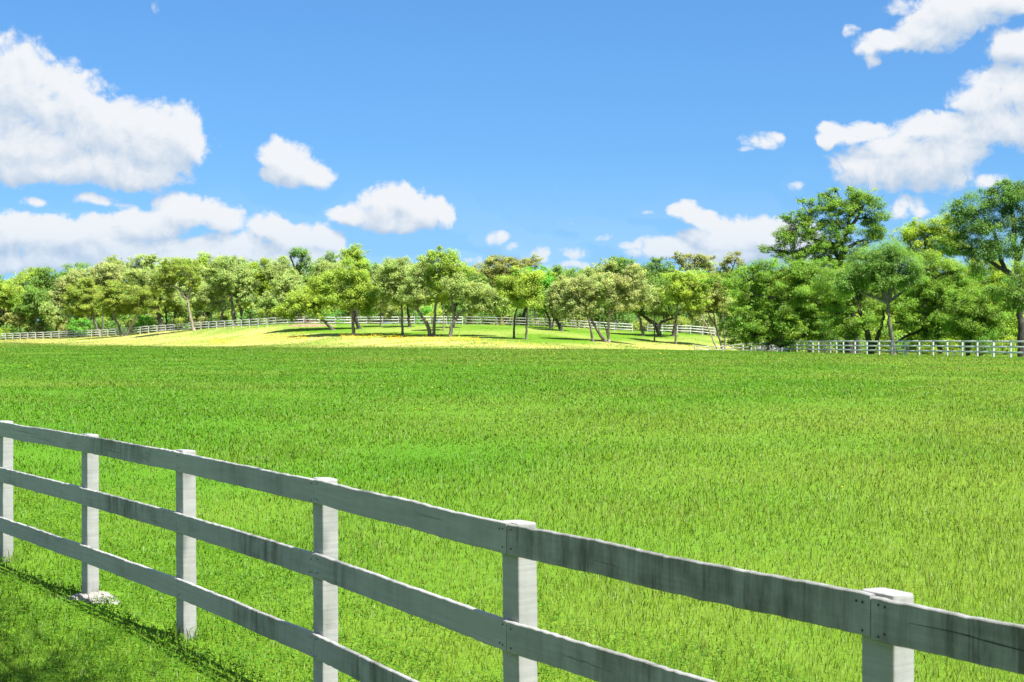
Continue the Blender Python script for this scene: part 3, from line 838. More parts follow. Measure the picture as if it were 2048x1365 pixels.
def tree(name, label, d, trunks, blobs, spec='sage', bark='grey', rw=.22, rc=None, cov=1.25, fill=1.0, leaf=None, cat='tree', group=None, droop=0.0, limb=True, depth=.85, base_y=None, extra=None, loc3=None):
    """trunks: list of picture polylines from the ground up (or limbs off a trunk); blobs: crown lobes (x, y, rx, ry) in the picture, all at distance d"""
    global TREE_N
    TREE_N += 1
    r = np.random.default_rng(100 + TREE_N)
    base_c, lsz, flat = SPEC[spec]
    x0 = trunks[0][0][0]
    bx, byy = (x0 - CX) * d / F, d
    bz = tz(bx, byy)
    base = np.array([bx, byy, bz])
    def loc(x, y, dy=0.0):
        q = np.array(px(x, y, d)) - base; q[1] += dy; return q
    m_ = d / F
    # ragged outline: small side lobes on every larger one
    extra_b = []
    for (x, y, rx, ry) in blobs:
        for _ in range(2):
            if r.random() < .7 and rx > 14:
                a_ = r.random() * 2 * PI; q = .25 + .25 * r.random()
                extra_b.append((x + rx * math.cos(a_) * (.85 + .35 * r.random()), y + ry * math.sin(a_) * (.8 + .35 * r.random()), max(6, rx * q * 1.2), max(5, ry * q)))
    if cat == 'tree' and spec not in ('willow',): blobs = list(blobs) + extra_b
    # clumps
    C, Rr = [], []
    areas = [rx * ry for (_, _, rx, ry) in blobs]
    rcm = rc if rc else max(.55, .17 * math.sqrt(max(areas)) * m_ + .35)
    for (x, y, rx, ry) in blobs:
        A, B = rx * m_, ry * m_; D = .5 * (A + min(A, B * 1.6)) * depth
        n = max(4, int(fill * 4.6 * (A * B) / (rcm ** 2) * (.6 + .4 * D / max(A, .1))))
        u = r.normal(size=(n, 3)); u /= np.linalg.norm(u, axis=1)[:, None]
        rad = r.random(n) ** .38
        q = u * rad[:, None] * np.array([A, D, B]) * .93
        C.append(loc(x, y) + q)
        Rr.append(rcm * (.55 + .75 * r.random(n)) * np.clip(min(A, B) / rcm * 1.0, .45, 1))
    C = np.concatenate(C); Rr = np.concatenate(Rr)
    # keep foliage off the ground
    gz = terrain(C[:, 0] + bx, C[:, 1] + byy) - bz
    C[:, 2] = np.maximum(C[:, 2], gz + Rr * .5)
    # trunk and limbs
    T = Tubes(); nodes = []
    for k, tr in enumerate(trunks):
        if len(tr[0]) == 3: pts = [loc(a[0], a[1], a[2]) for a in tr]
        else:
            dy = (r.random() - .5) * 1.2 if k else 0
            pts = [loc(a[0], a[1], dy * j / (len(tr) - 1)) for j, a in enumerate(tr)]
        w0 = rw if k == 0 else rw * .72
        if k == 0 or abs(tr[0][1] - trunks[0][0][1]) < 4:
            pts[0] = np.array([pts[0][0], pts[0][1], tz(pts[0][0] + bx, pts[0][1] + byy) - bz - .25])
            flare = True
        else: flare = False
        pp = curve(pts, 5 * len(pts))
        pp[1:-1] += r.normal(0, w0 * .14, (len(pp) - 2, 3))
        rad = w0 * np.linspace(1, .5, len(pp))
        if flare: rad[0] *= 1.55; rad[1] *= 1.2
        T.add(pp, rad, 9, .10, r)
        for j in range(len(pp) // 2, len(pp)): nodes.append((pp[j], rad[j]))
    nodes_p = np.array([q[0] for q in nodes]); nodes_r = np.array([q[1] for q in nodes])
    if limb and len(C) > 3:
        K = int(min(14, max(4, len(C) // 5)))
        ctr = C[r.choice(len(C), K, replace=False)]
        for _ in range(4):
            lab = np.argmin(((C[:, None] - ctr[None]) ** 2).sum(-1), 1)
            ctr = np.array([C[lab == q].mean(0) if (lab == q).any() else ctr[q] for q in range(K)])
        for q in range(K):
            cost = np.linalg.norm(nodes_p - ctr[q], axis=1) + 1.2 * np.maximum(0, nodes_p[:, 2] - ctr[q][2])
            s = int(np.argmin(cost)); p0 = nodes_p[s]; r0 = min(nodes_r[s] * .62, .05 + .03 * np.linalg.norm(ctr[q] - p0))
            mid = (p0 + ctr[q]) / 2 + np.array([0, 0, .14 * np.linalg.norm(ctr[q] - p0)]) + r.normal(0, .25, 3)
            pp = curve([p0, mid, ctr[q]], 7)
            T.add(pp, r0 * np.linspace(1, .4, 7), 6, .1, r)
            for ci in np.where(lab == q)[0]:
                j = r.integers(2, 7); e = C[ci]
                mm = (pp[j] + e) / 2 + r.normal(0, .15, 3)
                T.add(curve([pp[j], mm, e + (e - pp[j]) * .2], 4), r0 * .38 * np.linspace(1, .25, 4) + .006, 4)
    root = empty(name, base); tag(root, label, cat, group)
    T.build('trunk', BARK[bark], root)
    size = leaf if leaf else np.clip(.00074 * d, .1, .24) * lsz
    # loose sprays between and around the clumps
    C2, R2 = [], []
    for (x, y, rx, ry) in blobs:
        A, B = rx * m_, ry * m_; D = .5 * (A + min(A, B * 1.6)) * depth
        n = max(5, int(fill * 7 * A * B / rcm ** 2))
        u = r.normal(size=(n, 3)); u /= np.linalg.norm(u, axis=1)[:, None]
        u = u * (.35 + .78 * r.random((n, 1)) ** .7) * np.array([A, D, B])
        C2.append(loc(x, y) + u); R2.append(rcm * (.22 + .3 * r.random(n)))
    C2 = np.concatenate(C2); R2 = np.concatenate(R2)
    gz = terrain(C2[:, 0] + bx, C2[:, 1] + byy) - bz
    C2[:, 2] = np.maximum(C2[:, 2], gz + R2)
    C = np.concatenate([C, C2]); Rr = np.concatenate([Rr, R2])
    v, f, c_ = leaf_cloud(C, Rr, r, base_c, size, flat, cov, droop)
    me = mesh_np('crown', v, [f]); set_col(me, c_)
    link('crown', me, M_LEAF, root)
    return root
def shrub(label, x, y0, y1, wd, d, spec, group=None, name='shrub'):
    """leafy bush from the ground (picture row y1 = its foot) up to row y0"""
    global TREE_N
    TREE_N += 1
    r = np.random.default_rng(100 + TREE_N)
    bx, byy = (x - CX) * d / F, d; bz = tz(bx, byy); m_ = d / F
    top = CAMH - (y0 - HY) * m_ - bz; top = max(top, .8)
    W = wd * m_ / 2
    n = max(6, int(9 * W * top / 1.6)); u = r.random((n, 3))
    zz = top * (.12 + .78 * u[:, 2]); wx = W * np.sqrt(np.clip(1 - (zz / top - .35) ** 2 * 1.6, .15, 1))
    C = np.stack([(u[:, 0] * 2 - 1) * wx, (u[:, 1] * 2 - 1) * wx * .8, zz], -1)
    Rr = .55 * (.6 + .6 * r.random(n)) * min(1.3, max(.5, top / 2.2))
    T = Tubes()
    for c_ in C: T.add(curve([(r.normal(0, .08), r.normal(0, .08), -.1), c_ * np.array([.4, .4, .55]), c_], 5), np.linspace(.04, .012, 5), 5)
    base_c, lsz, flat = SPEC[spec]
    root = empty(name, (bx, byy, bz)); tag(root, label, 'shrub', group)
    T.build('stem', BARK['grey'], root)
    v, f, cc_ = leaf_cloud(C, Rr, r, base_c, np.clip(.0008 * d, .1, .22) * lsz, .8, 1.1)
    v[:, 2] = np.maximum(v[:, 2], -.02)
    me = mesh_np('foliage', v, [f]); set_col(me, cc_); link('foliage', me, M_LEAF, root)
def dof(x, y):
    """distance of a foot seen at picture x, y on the rise between field edge and fence"""
    yb, yf = np.interp(x, bx_, by_), np.interp(x, fx_, fy_)
    t = float(np.clip((yb - y) / (yb - yf), 0, 1.3)); d0, d1 = float(dl(x)), float(np.interp(x, fx_, fd_))
    return d0 + (d1 - d0) * t

# --- front trees: the grove on the rise
G1 = None
tree('cedar_tree', 'dark olive cedar before the left fence, trunk bent left under a ragged crown', dof(201, 673), [[(201,673),(193,655),(187,636),(184,612)],[(202,672),(206,650),(205,630),(212,605)]],
     [(165,598,36,34),(150,612,26,22),(190,590,22,26),(140,590,16,20)], 'olive', 'grey', .24, fill=.8)
tree('cedar_tree', 'cedar of flat bright tufts on a pale trunk leaning right, beside its twin', dof(250, 672), [[(251,672),(260,655),(268,644),(275,626),(280,600)]],
     [(262,598,46,18),(300,602,24,14),(285,583,32,14),(240,612,24,14),(272,620,34,10)], 'olive', 'pale', .30, fill=.8, rc=.9)
tree('cedar_tree', 'cedar of flat olive tufts on a dark trunk leaning left, beside its twin', dof(244, 673), [[(244,673),(236,650),(228,634),(226,606),(228,580)]],
     [(222,578,22,16),(214,598,26,20),(236,590,20,22),(225,618,22,12)], 'olive', 'grey', .26, fill=.8, rc=.9)
tree('cedar_tree', 'tall olive cedar with a flared pale foot, its crown arching left over the fence', dof(388, 662), [[(388,664),(382,640),(377,612),(374,598)],[(374,600),(362,585),(350,574),(330,570)],[(374,598),(381,578),(379,556)]],
     [(332,560,26,30),(352,540,34,22),(378,548,22,26),(325,580,18,14),(390,565,12,18)], 'olive', 'pale', .30, fill=.75)
tree('mesquite_tree', 'low feathery light green mesquite on a slanting bare trunk by the red soil', dof(669, 661), [[(669,662),(650,645),(638,634),(622,622)],[(638,634),(640,618),(646,600)]],
     [(640,605,42,30),(600,612,34,24),(575,625,22,14),(655,585,34,22),(620,590,30,20)], 'bright', 'grey', .26, droop=.3)
tree('live_oak', 'broad bright green oak on a straight grey trunk, middle of the lawn edge', dof(707, 671), [[(707,671),(706,645),(704,612),(700,585)],[(705,630),(696,616),(688,604)],[(704,612),(716,590),(726,575)]],
     [(690,580,48,42),(725,590,28,34),(655,575,32,32),(700,545,36,26),(742,600,14,24)], 'bright', 'grey', .26)
tree('live_oak', 'tall narrow oak whose leafy top stands above the grove skyline', 236, [[(716,654),(712,620),(713,580),(710,545),(712,520)]],
     [(712,505,24,20),(706,525,26,20),(725,530,18,16),(700,512,10,9),(716,555,26,22)], 'bright', 'dark', .30, fill=.75)
tree('live_oak', 'dark leaning oak trunk close behind the straight grey one', dof(720, 659), [[(720,659),(712,640),(707,624),(696,606)]],
     [(690,590,30,20),(712,598,26,18)], 'sage', 'dark', .34)
tree('live_oak', 'slim oak with a small pale drooping crown before the back fence', dof(761, 655), [[(761,656),(761,640),(762,616)]],
     [(763,600,20,26),(752,612,12,14)], 'tan', 'grey', .14)
tree('live_oak', 'sage green oak, wide crown on a thin straight trunk right of the slim one', dof(805, 670), [[(805,671),(804,640),(803,612),(800,580)]],
     [(800,565,46,34),(775,590,24,26),(825,585,28,28),(790,540,34,20),(770,560,20,20)], 'sage', 'grey', .2)
tree('live_oak', 'dark trunked oak set back behind the V pair of trunks', dof(819, 656), [[(819,656),(817,632),(814,605)]],
     [(815,590,30,24),(830,570,26,26)], 'sage', 'dark', .26)
tree('live_oak', 'oak with a thick trunk slanting left out of the V pair', dof(862, 673), [[(863,674),(856,655),(846,637),(834,618),(824,600)]],
     [(822,585,28,26),(840,560,28,30),(845,600,20,16)], 'sage', 'grey', .30)
tree('live_oak', 'tall light green oak rising upright out of the V pair, crown above the skyline', dof(867, 673), [[(867,674),(869,640),(871,612),(880,580),(879,550)],[(879,585),(894,570),(908,562)]],
     [(880,525,36,26),(905,518,20,16),(870,555,24,26),(905,555,30,26),(886,585,34,20),(875,508,18,11)], 'bright', 'grey', .24, fill=.8)
tree('live_oak', 'slim oak with a pale straight trunk just behind the V pair', dof(887, 662), [[(887,662),(887,635),(886,605)]],
     [(890,588,22,20),(876,592,18,16)], 'sage', 'pale', .14)
tree('live_oak', 'forked oak whose long right arm carries a drooping sage crown', dof(899, 674), [[(899,675),(903,655),(908,642),(906,618),(902,590)],[(908,643),(922,626),(938,612),(958,605)]],
     [(968,596,40,30),(995,605,22,22),(940,585,24,22),(915,570,26,24),(960,618,34,14)], 'sage', 'grey', .27, droop=.2)
tree('live_oak', 'short dark oak close behind the forked one', dof(908, 657), [[(908,657),(908,635),(912,612)]], [(905,600,20,18),(922,596,16,16)], 'green', 'dark', .2)
tree('elm_tree', 'slim light green elm, left one of two slim trunks on the open lawn', dof(1028, 677), [[(1028,678),(1028,655),(1030,632),(1037,608)]],
     [(1025,580,26,30),(1015,565,18,18),(1040,560,24,22),(1030,606,24,12)], 'bright', 'dark', .17, rc=.95)
tree('elm_tree', 'slim light green elm, right one of two slim trunks on the open lawn', dof(1052, 679), [[(1052,680),(1053,655),(1054,630),(1055,600)]],
     [(1056,580,24,30),(1062,560,20,20),(1060,605,22,14)], 'bright', 'grey', .15, rc=.95)
tree('live_oak', 'oak with two dark curved stems left of the slanting trunk on the lawn', dof(1101, 658), [[(1101,658),(1099,640),(1092,624),(1088,610)],[(1103,658),(1107,640),(1104,620)]],
     [(1095,604,22,24),(1112,596,20,22)], 'green', 'dark', .2)
tree('live_oak', 'pale sage oak on a dark trunk slanting left over the open lawn', dof(1124, 663), [[(1124,664),(1117,648),(1106,632),(1100,616)]],
     [(1118,600,26,28),(1140,585,30,28),(1125,572,24,20)], 'tan', 'dark', .32)
tree('live_oak', 'drooping sage oak on a slim trunk tilting left near the end of the grey fence', dof(1186, 684), [[(1186,684),(1182,660),(1176,636),(1166,612)]],
     [(1145,600,30,30),(1165,575,38,26),(1135,615,22,16),(1170,612,22,14)], 'tan', 'grey', .2, droop=.25)
tree('live_oak', 'oak with a strongly slanting brown trunk rooted beside an upright one', dof(1213, 685), [[(1213,686),(1202,672),(1192,656),(1182,636),(1178,618)]],
     [(1180,600,28,30),(1190,575,26,24),(1168,620,18,14)], 'sage', 'grey', .27, droop=.2)
tree('live_oak', 'grey crowned oak on an upright trunk with a broken side stump', dof(1217, 685), [[(1217,686),(1217,655),(1218,628),(1222,600)],[(1216,676),(1211,655),(1209,649)],[(1218,630),(1226,625),(1236,624)]],
     [(1225,580,30,30),(1255,570,34,32),(1240,605,34,22),(1215,560,24,20),(1275,595,22,24)], 'tan', 'pale', .22)
tree('live_oak', 'oak with a plain trunk standing in the fence gateway', dof(1285, 673), [[(1286,674),(1283,655),(1279,634),(1276,612)]],
     [(1268,600,30,26),(1290,585,24,24),(1262,616,20,12)], 'sage', 'grey', .25)
tree('live_oak', 'dark twisted oak forking low into two wide arms by the gateway', dof(1318, 675), [[(1318,676),(1316,660),(1306,646),(1292,636),(1280,628)],[(1316,662),(1322,646),(1334,640),(1350,637)]],
     [(1300,600,30,30),(1335,605,36,26),(1320,575,34,28),(1300,622,22,10)], 'green', 'dark', .42)
tree('live_oak', 'thin straight trunked oak before the twisted fork', dof(1309, 683), [[(1309,684),(1309,660),(1309,634)]],
     [(1312,612,20,22),(1318,590,20,20)], 'sage', 'grey', .12)
tree('elm_tree', 'light green elm on a dead straight slim trunk right of the twisted fork', dof(1351, 690), [[(1351,691),(1352,660),(1354,620),(1358,590)]],
     [(1370,575,36,30),(1345,590,26,26),(1395,580,24,26),(1360,555,26,16),(1385,605,26,16)], 'bright', 'grey', .16)
tree('live_oak', 'small dark oak leaning behind the dead straight slim trunk', dof(1346, 674), [[(1345,675),(1349,655),(1354,632)]], [(1352,612,20,20),(1368,606,18,18)], 'sage', 'dark', .26)
tree('elm_tree', 'thin pale tree leaning left, leftmost stem where lawn meets creek trees', 212, [[(1436,704),(1426,680),(1416,656),(1404,636),(1394,620)]],
     [(1395,605,24,22),(1378,615,16,12),(1408,590,20,18)], 'tan', 'pale', .14, fill=.45)
tree('elm_tree', 'sparse rust leaved tree bending left, middle stem where lawn meets creek trees', 214, [[(1445,704),(1439,678),(1432,655),(1420,635),(1412,615)],[(1432,655),(1428,630),(1432,605)]],
     [(1415,600,22,22),(1432,590,20,24),(1420,575,24,14)], 'rust', 'grey', .18, fill=.45)
tree('elm_tree', 'sparse upright pale stem close beside the low hanging pecan branches', 213, [[(1450,704),(1449,670),(1447,640),(1445,610)]],
     [(1446,600,20,22),(1440,575,20,16)], 'tan', 'pale', .17, fill=.45)

# --- trees just behind the fence
def back(name, label, dx, trunk, blobs, spec, bark='grey', rw=.25, **kw):
    x = trunk[0][0][0] if isinstance(trunk[0], list) else trunk[0][0]
    tr = trunk if isinstance(trunk[0], list) else [trunk]
    return tree(name, label, float(np.interp(x, fx_, fd_)) + dx, tr, blobs, spec, bark, rw, **kw)
back('live_oak', 'sage oak standing behind the two leaning twin cedars', 12, [(180,664),(178,640),(172,618)], [(190,560,34,24),(225,548,36,22),(165,575,30,24),(150,560,24,18)], 'tan', 'dark', .3)
back('live_oak', 'oak with a massive shaggy brown trunk left of the tall arching cedar', 10, [(322,656),(318,630),(312,600)], [(300,570,30,30),(330,590,26,24),(285,560,24,24)], 'sage', 'dark', .55)
back('live_oak', 'oak with a slim dark trunk behind the tall arching cedar', 14, [(335,655),(332,630),(328,605)], [(345,600,28,24),(330,580,22,20)], 'sage', 'dark', .25)
back('live_oak', 'oak with a short dark trunk right behind the flared cedar foot', 17, [(349,656),(350,632),(354,612)], [(362,605,26,22),(400,600,26,22),(392,575,24,24)], 'sage', 'dark', .3)
back('live_oak', 'wide domed sage oak on a fan of three slanting trunks behind the rising fence', 11, [[(469,646),(466,620),(460,592)],[(437,648),(446,625),(456,612)],[(485,645),(480,618),(468,592)]],
     [(460,560,46,36),(430,585,28,30),(490,580,28,34),(455,540,36,22),(425,610,18,14)], 'sage', 'grey', .42)
back('live_oak', 'small pale trunked oak left of the fan of three trunks', 9, [(422,650),(423,630),(424,612)], [(420,598,20,20),(408,585,16,18)], 'sage', 'pale', .18)
back('elm_tree', 'bright yellow green crown behind the domed sage oak', 22, [(520,652),(522,600)], [(522,552,26,24),(512,580,22,22),(535,565,16,20),(540,595,20,18)], 'lime', 'grey', .2)
back('live_oak', 'dull sage oak with low forked branches at the fence corner', 12, [[(552,648),(548,625),(552,605)],[(548,630),(536,620),(522,612)]], [(560,600,34,24),(590,585,32,28),(530,610,24,16),(570,570,30,20)], 'sage', 'dark', .3)
back('live_oak', 'gaunt dark limbed oak with a sparse top poking above the skyline', 24, [[(597,648),(594,600),(597,550),(604,520)],[(597,560),(585,525),(580,512)]], [(606,510,20,15),(588,508,9,8),(610,530,18,12),(590,560,22,18),(615,565,20,14)], 'green', 'dark', .3, fill=.6)
back('live_oak', 'rounded sage crown left of the gaunt dark limbed oak', 20, [(565,648),(563,600)], [(560,550,28,22),(545,545,18,16),(580,560,20,20)], 'sage', 'dark', .26)
back('live_oak', 'oak with bare reaching twigs right of the tall narrow one', 26, [[(752,648),(750,600),(752,560)],[(751,575),(764,552),(772,528)]], [(762,545,18,16),(775,525,12,9),(748,560,20,20),(790,535,16,12)], 'sage', 'dark', .24, fill=.5)
back('live_oak', 'sage crown behind the wide crowned oak with the thin straight trunk', 22, [(828,648),(828,590)], [(820,545,30,24),(800,528,24,12),(845,540,20,22)], 'sage', 'grey', .24)
back('elm_tree', 'green crown behind the long drooping arm of the forked oak', 26, [(945,648),(945,590)], [(940,560,26,24),(925,580,22,24),(960,575,22,20)], 'green', 'grey', .24)
back('live_oak', 'tall oak crown with rust tinted right side, skyline before the round vivid tree', 30, [[(1010,650),(1008,590),(1004,545)],[(1006,570),(1030,540)]], [(1000,530,32,20),(985,520,14,13),(1030,535,28,18),(1062,528,22,13),(975,550,26,20),(1020,560,30,18)], 'rust', 'dark', .3)
back('elm_tree', 'round vivid green tree, brightest crown behind the two slim elms', 10, [[(1044,652),(1050,620),(1060,590)],[(1060,595),(1075,580)]], [(1065,562,40,30),(1090,572,22,30),(1060,590,34,20),(1095,600,16,18)], 'vivid', 'dark', .3)
back('live_oak', 'reddish trunked oak behind the grey brown fence', 8, [(1075,652),(1070,630),(1066,610)], [(1078,605,24,18),(1095,615,16,14)], 'green', 'pale', .26)
back('live_oak', 'thin pale oak leaning left behind the end of the grey brown fence', 6, [(1151,658),(1144,640),(1138,622)], [(1138,608,20,16),(1150,598,16,14)], 'tan', 'grey', .17)
back('elm_tree', 'blue green sparse tree top on the skyline right of the round vivid tree', 34, [(1150,655),(1148,600)], [(1130,550,22,18),(1155,552,24,16),(1118,540,16,10)], 'willow', 'grey', .22, fill=.6)
back('live_oak', 'pale sage crown on the skyline above the slanting brown trunk', 28, [(1200,658),(1200,600)], [(1195,545,26,18),(1180,555,26,20),(1215,528,18,12)], 'sage', 'grey', .24)
back('elm_tree', 'smooth dark green dome on the skyline above the grey crowned oak', 30, [(1252,660),(1253,600)], [(1252,540,30,24),(1240,555,28,20),(1228,525,18,10)], 'green', 'dark', .26, fill=1.3)
back('live_oak', 'oak trunk standing straight behind the short white fence run', 8, [(1231,664),(1231,640),(1230,610)], [(1240,605,26,20),(1222,612,18,16)], 'dark', 'grey', .24)
back('live_oak', 'loose dark topped oak on the skyline behind the gateway', 34, [[(1320,664),(1320,600),(1322,550)],[(1321,565),(1340,545)]], [(1305,535,22,15),(1325,528,22,12),(1345,545,18,12),(1315,555,26,16)], 'green', 'dark', .26, fill=.7)
back('live_oak', 'brown tinged open oak with a fan of bare branches against the cloud', 40, [[(1385,668),(1384,600),(1382,548),(1376,528)],[(1382,552),(1395,535),(1408,522)],[(1382,550),(1366,536),(1358,522)]], [(1365,518,16,11),(1388,514,18,10),(1408,520,18,12),(1376,532,26,12),(1420,535,14,10)], 'rust', 'dark', .24, fill=.7, rc=.6)
back('live_oak', 'thin topped brown tinged oak right beside the open fan of branches', 44, [[(1452,672),(1454,600),(1456,548)],[(1455,560),(1466,535),(1472,520)]], [(1465,516,18,12),(1448,530,14,12),(1480,525,12,10),(1440,548,18,14)], 'rust', 'dark', .22, fill=.6, rc=.6)
back('elm_tree', 'yellow green crown filling in behind the straight slim trunked elm', 24, [(1400,668),(1400,610)], [(1400,560,36,22),(1370,560,30,20),(1430,575,26,22)], 'bright', 'grey', .26)
back('live_oak', 'tall pale oak with a dark hollow heart on the left skyline', 34, [[(292,660),(290,600),(288,560)],[(289,572),(300,548)]], [(282,530,32,20),(300,545,26,18),(262,545,18,16),(290,518,20,10)], 'sage', 'dark', .34, fill=.75)
back('live_oak', 'green crown between the arching cedar and the domed sage oak', 26, [(408,655),(408,600)], [(412,530,24,16),(395,535,20,16),(430,545,24,18)], 'bright', 'grey', .26)
back('live_oak', 'rounded crown on the skyline behind the domed sage oak', 32, [(465,650),(465,600)], [(462,525,34,13),(440,528,22,12),(490,538,24,14)], 'sage', 'grey', .26)
back('elm_tree', 'green tree with a pointed top on the low left skyline', 30, [(92,672),(94,620)], [(98,550,24,16),(85,570,28,22),(108,575,20,18)], 'green', 'grey', .24)
back('live_oak', 'pale tan crown between the pointed green tree and the olive cedar', 20, [(130,670),(132,630)], [(128,585,26,26),(110,600,22,22),(145,570,22,20)], 'tan', 'grey', .26)
back('elm_tree', 'blue green tree low at the left, before the pointed one', 12, [(70,676),(72,640)], [(70,595,30,26),(58,620,24,22),(88,620,18,18)], 'green', 'grey', .22)
back('elm_tree', 'bright green tree with rust patches at the left end of the wood', 16, [(12,680),(14,640)], [(20,585,34,26),(-20,590,40,28),(35,610,26,20)], 'bright', 'grey', .24)
back('live_oak', 'low rust coloured tree beside the left end of the white fence', 9, [(40,680),(40,655)], [(36,640,16,16),(20,635,18,16),(48,622,12,12)], 'rust', 'dark', .16)
back('live_oak', 'sage tree close behind the fence left of the olive cedar', 6, [(112,674),(114,650)], [(112,630,22,20),(95,618,16,14),(130,640,18,14)], 'sage', 'dark', .2)
# --- off the left and right ends of the picture
back('live_oak', 'sage oak past the left end of the white fence', 14, [(-70,684),(-68,640)], [(-80,590,44,34),(-50,610,26,22),(-120,600,34,28)], 'sage', 'grey', .3)
# --- second row, one light crown after another above the gaps
SECOND = [(-140,600,34,30,'green'),(-30,565,46,20,'green'),(60,560,40,20,'bright'),(160,545,40,20,'green'),(225,540,36,20,'olive'),(345,535,36,22,'bright'),(395,545,36,30,'sage'),
 (505,545,32,24,'green'),(560,530,30,16,'sage'),(640,545,34,26,'sage'),(655,525,26,14,'green'),(745,550,30,24,'green'),(790,545,34,24,'bright'),(850,560,30,24,'green'),
 (935,550,30,18,'sage'),(960,545,30,18,'rust'),(1100,555,30,22,'bright'),(1170,560,32,22,'sage'),(1220,555,36,26,'bright'),(1290,560,36,24,'sage'),(1340,560,34,22,'bright'),
 (1420,555,34,22,'sage'),(1480,550,34,24,'green'),(1530,560,40,30,'bright'),(1600,570,50,34,'lime'),(1690,600,50,40,'lime'),(1790,590,60,44,'lime'),(1880,600,54,44,'lime'),(1960,590,54,50,'lime'),(2060,600,60,50,'green'),(1735,545,56,34,'green'),(1960,552,60,40,'lime'),(2040,560,60,40,'bright'),(1880,545,50,36,'bright'),(1640,545,60,34,'bright'),(2150,590,60,60,'green')]
WORD = {'green': 'mid green', 'bright': 'yellow green', 'olive': 'olive', 'sage': 'sage', 'rust': 'rust tinted', 'lime': 'sunlit lime green'}
BEHIND = {}
for k, (x, y, rx, ry, sp) in enumerate(SECOND):
    d = float(np.interp(x, [-300, 0, 560, 1400, 1700, 2100], [345, 330, 285, 290, 265, 240])) + (k % 3) * 7
    place = 'deep in the wood behind the grove, only its crown showing' if x < 1500 else 'in the clearing behind the creek trees'
    tree('woodland_tree', '%s tree %s' % (WORD[sp], place), d, [[(x, HY + 12), (x + 3, y + ry * .4)]],
         [(x, y, rx, ry), (x - rx * .7, y + ry * .8, rx * .7, ry * .8), (x + rx * .7, y + ry * .75, rx * .7, ry * .8), (x, y + ry * 1.5, rx * .9, ry)], sp, 'dark', .26, cov=1.0,
         group='%s second row trees %s' % (WORD[sp], 'of the wood' if x < 1500 else 'of the clearing'))

UNDER = ['green','sage','bright','dark','green','olive','sage','bright']
for k in range(30):
    x = -60 + k * 52 + 14 * math.sin(k * 2.3); sp = UNDER[(k * 5 + k // 3) % 8]
    d = float(np.interp(x, fx_, fd_)) + 30 + (k % 4) * 5; yy = 606 + 9 * math.sin(k * 1.7)
    tree('understory_tree', '%s low tree filling the shade between trunks behind the fence' % WORD.get(sp, 'dark green'), d, [[(x, HY), (x + 4, yy)]],
         [(x, yy, 32, 22), (x - 22, yy + 16, 24, 16), (x + 22, yy + 14, 24, 18)], sp, 'dark', .16, cov=1.1, group='%s low trees behind the fence' % WORD.get(sp, 'dark green'))
# --- creek trees at right
tree('pecan_tree', 'tallest pecan behind the right fence, airy crown with sky gaps at its top', 176,
     [[(1716,712),(1708,660),(1696,610),(1686,560),(1682,515),(1690,470),(1702,430)],[(1684,525),(1660,495),(1625,478),(1595,470)],[(1683,515),(1705,490),(1730,480)],[(1690,470),(1712,440),(1726,415)],[(1690,545),(1650,560),(1610,548)]],
     [(1690,405,44,30),(1735,410,34,26),(1660,430,40,26),(1625,415,30,18),(1605,455,40,24),(1640,480,48,28),(1690,460,44,26),(1745,450,30,26),(1580,490,24,20),(1720,390,34,18),(1700,500,40,22),(1760,470,22,14),(1600,515,40,18),(1566,470,22,20),(1562,500,28,18),(1590,436,26,18),(1655,395,22,16),(1770,430,14,16),(1640,500,50,24),(1670,520,60,24)],
     'pecan', 'dark', .40, fill=.68, rc=.8, cov=1.25, depth=.75)
tree('pecan_tree', 'wide pecan whose long dark arm sweeps left down to the ground', 166,
     [[(1704,712),(1696,680),(1694,640),(1700,600),(1690,575)],[(1698,690),(1670,678),(1640,668),(1609,671),(1585,684),(1560,694)],[(1694,650),(1660,620),(1620,600),(1570,598),(1500,592)],[(1694,640),(1668,600),(1640,570),(1600,560)]],
     [(1500,570,58,34),(1455,560,34,20),(1545,590,44,34),(1600,570,50,36),(1500,640,54,34),(1470,660,34,24),(1540,665,44,26),(1510,685,46,10),(1560,620,40,26),(1605,620,44,34),(1640,590,44,40),(1520,540,36,18),(1650,640,40,30),(1680,600,30,40),(1620,540,50,22),(1590,650,50,34),(1640,670,44,24),(1480,630,40,30),(1570,540,50,24)],
     'pecan', 'dark', .45, fill=.66, rc=.9, cov=1.25)
tree('pecan_tree', 'dark pecan forking into a wide Y behind the right fence', 158,
     [[(1744,712),(1738,680),(1728,650),(1718,620),(1712,585)],[(1746,700),(1756,670),(1764,640),(1768,610)],[(1718,640),(1695,625),(1672,628)]],
     [(1700,560,44,30),(1730,545,40,24),(1670,590,40,30),(1700,650,34,26),(1660,560,36,30),(1680,630,30,26),(1750,620,26,24),(1720,640,50,30),(1670,670,40,20)],
     'pecan', 'dark', .36, fill=.55, rc=.9, cov=1.2)
tree('mesquite_tree', 'feathery blue green mesquite with a vase of fine stems on a grey trunk', 148,
     [[(1788,716),(1785,680),(1778,640),(1776,606)],[(1776,608),(1760,598),(1738,590),(1722,582)],[(1776,606),(1796,592),(1815,575)],[(1776,606),(1766,570),(1760,535)],[(1776,604),(1782,560),(1786,525)],[(1776,605),(1792,560),(1806,530)],[(1772,600),(1755,560),(1745,535)]],
     [(1735,530,44,34),(1780,515,46,30),(1820,535,30,30),(1700,560,32,24),(1755,560,50,22),(1805,562,34,20),(1765,500,40,14),(1690,575,22,16)],
     'willow', 'grey', .26, fill=1.5, rc=.85, cov=1.0, leaf=.115)
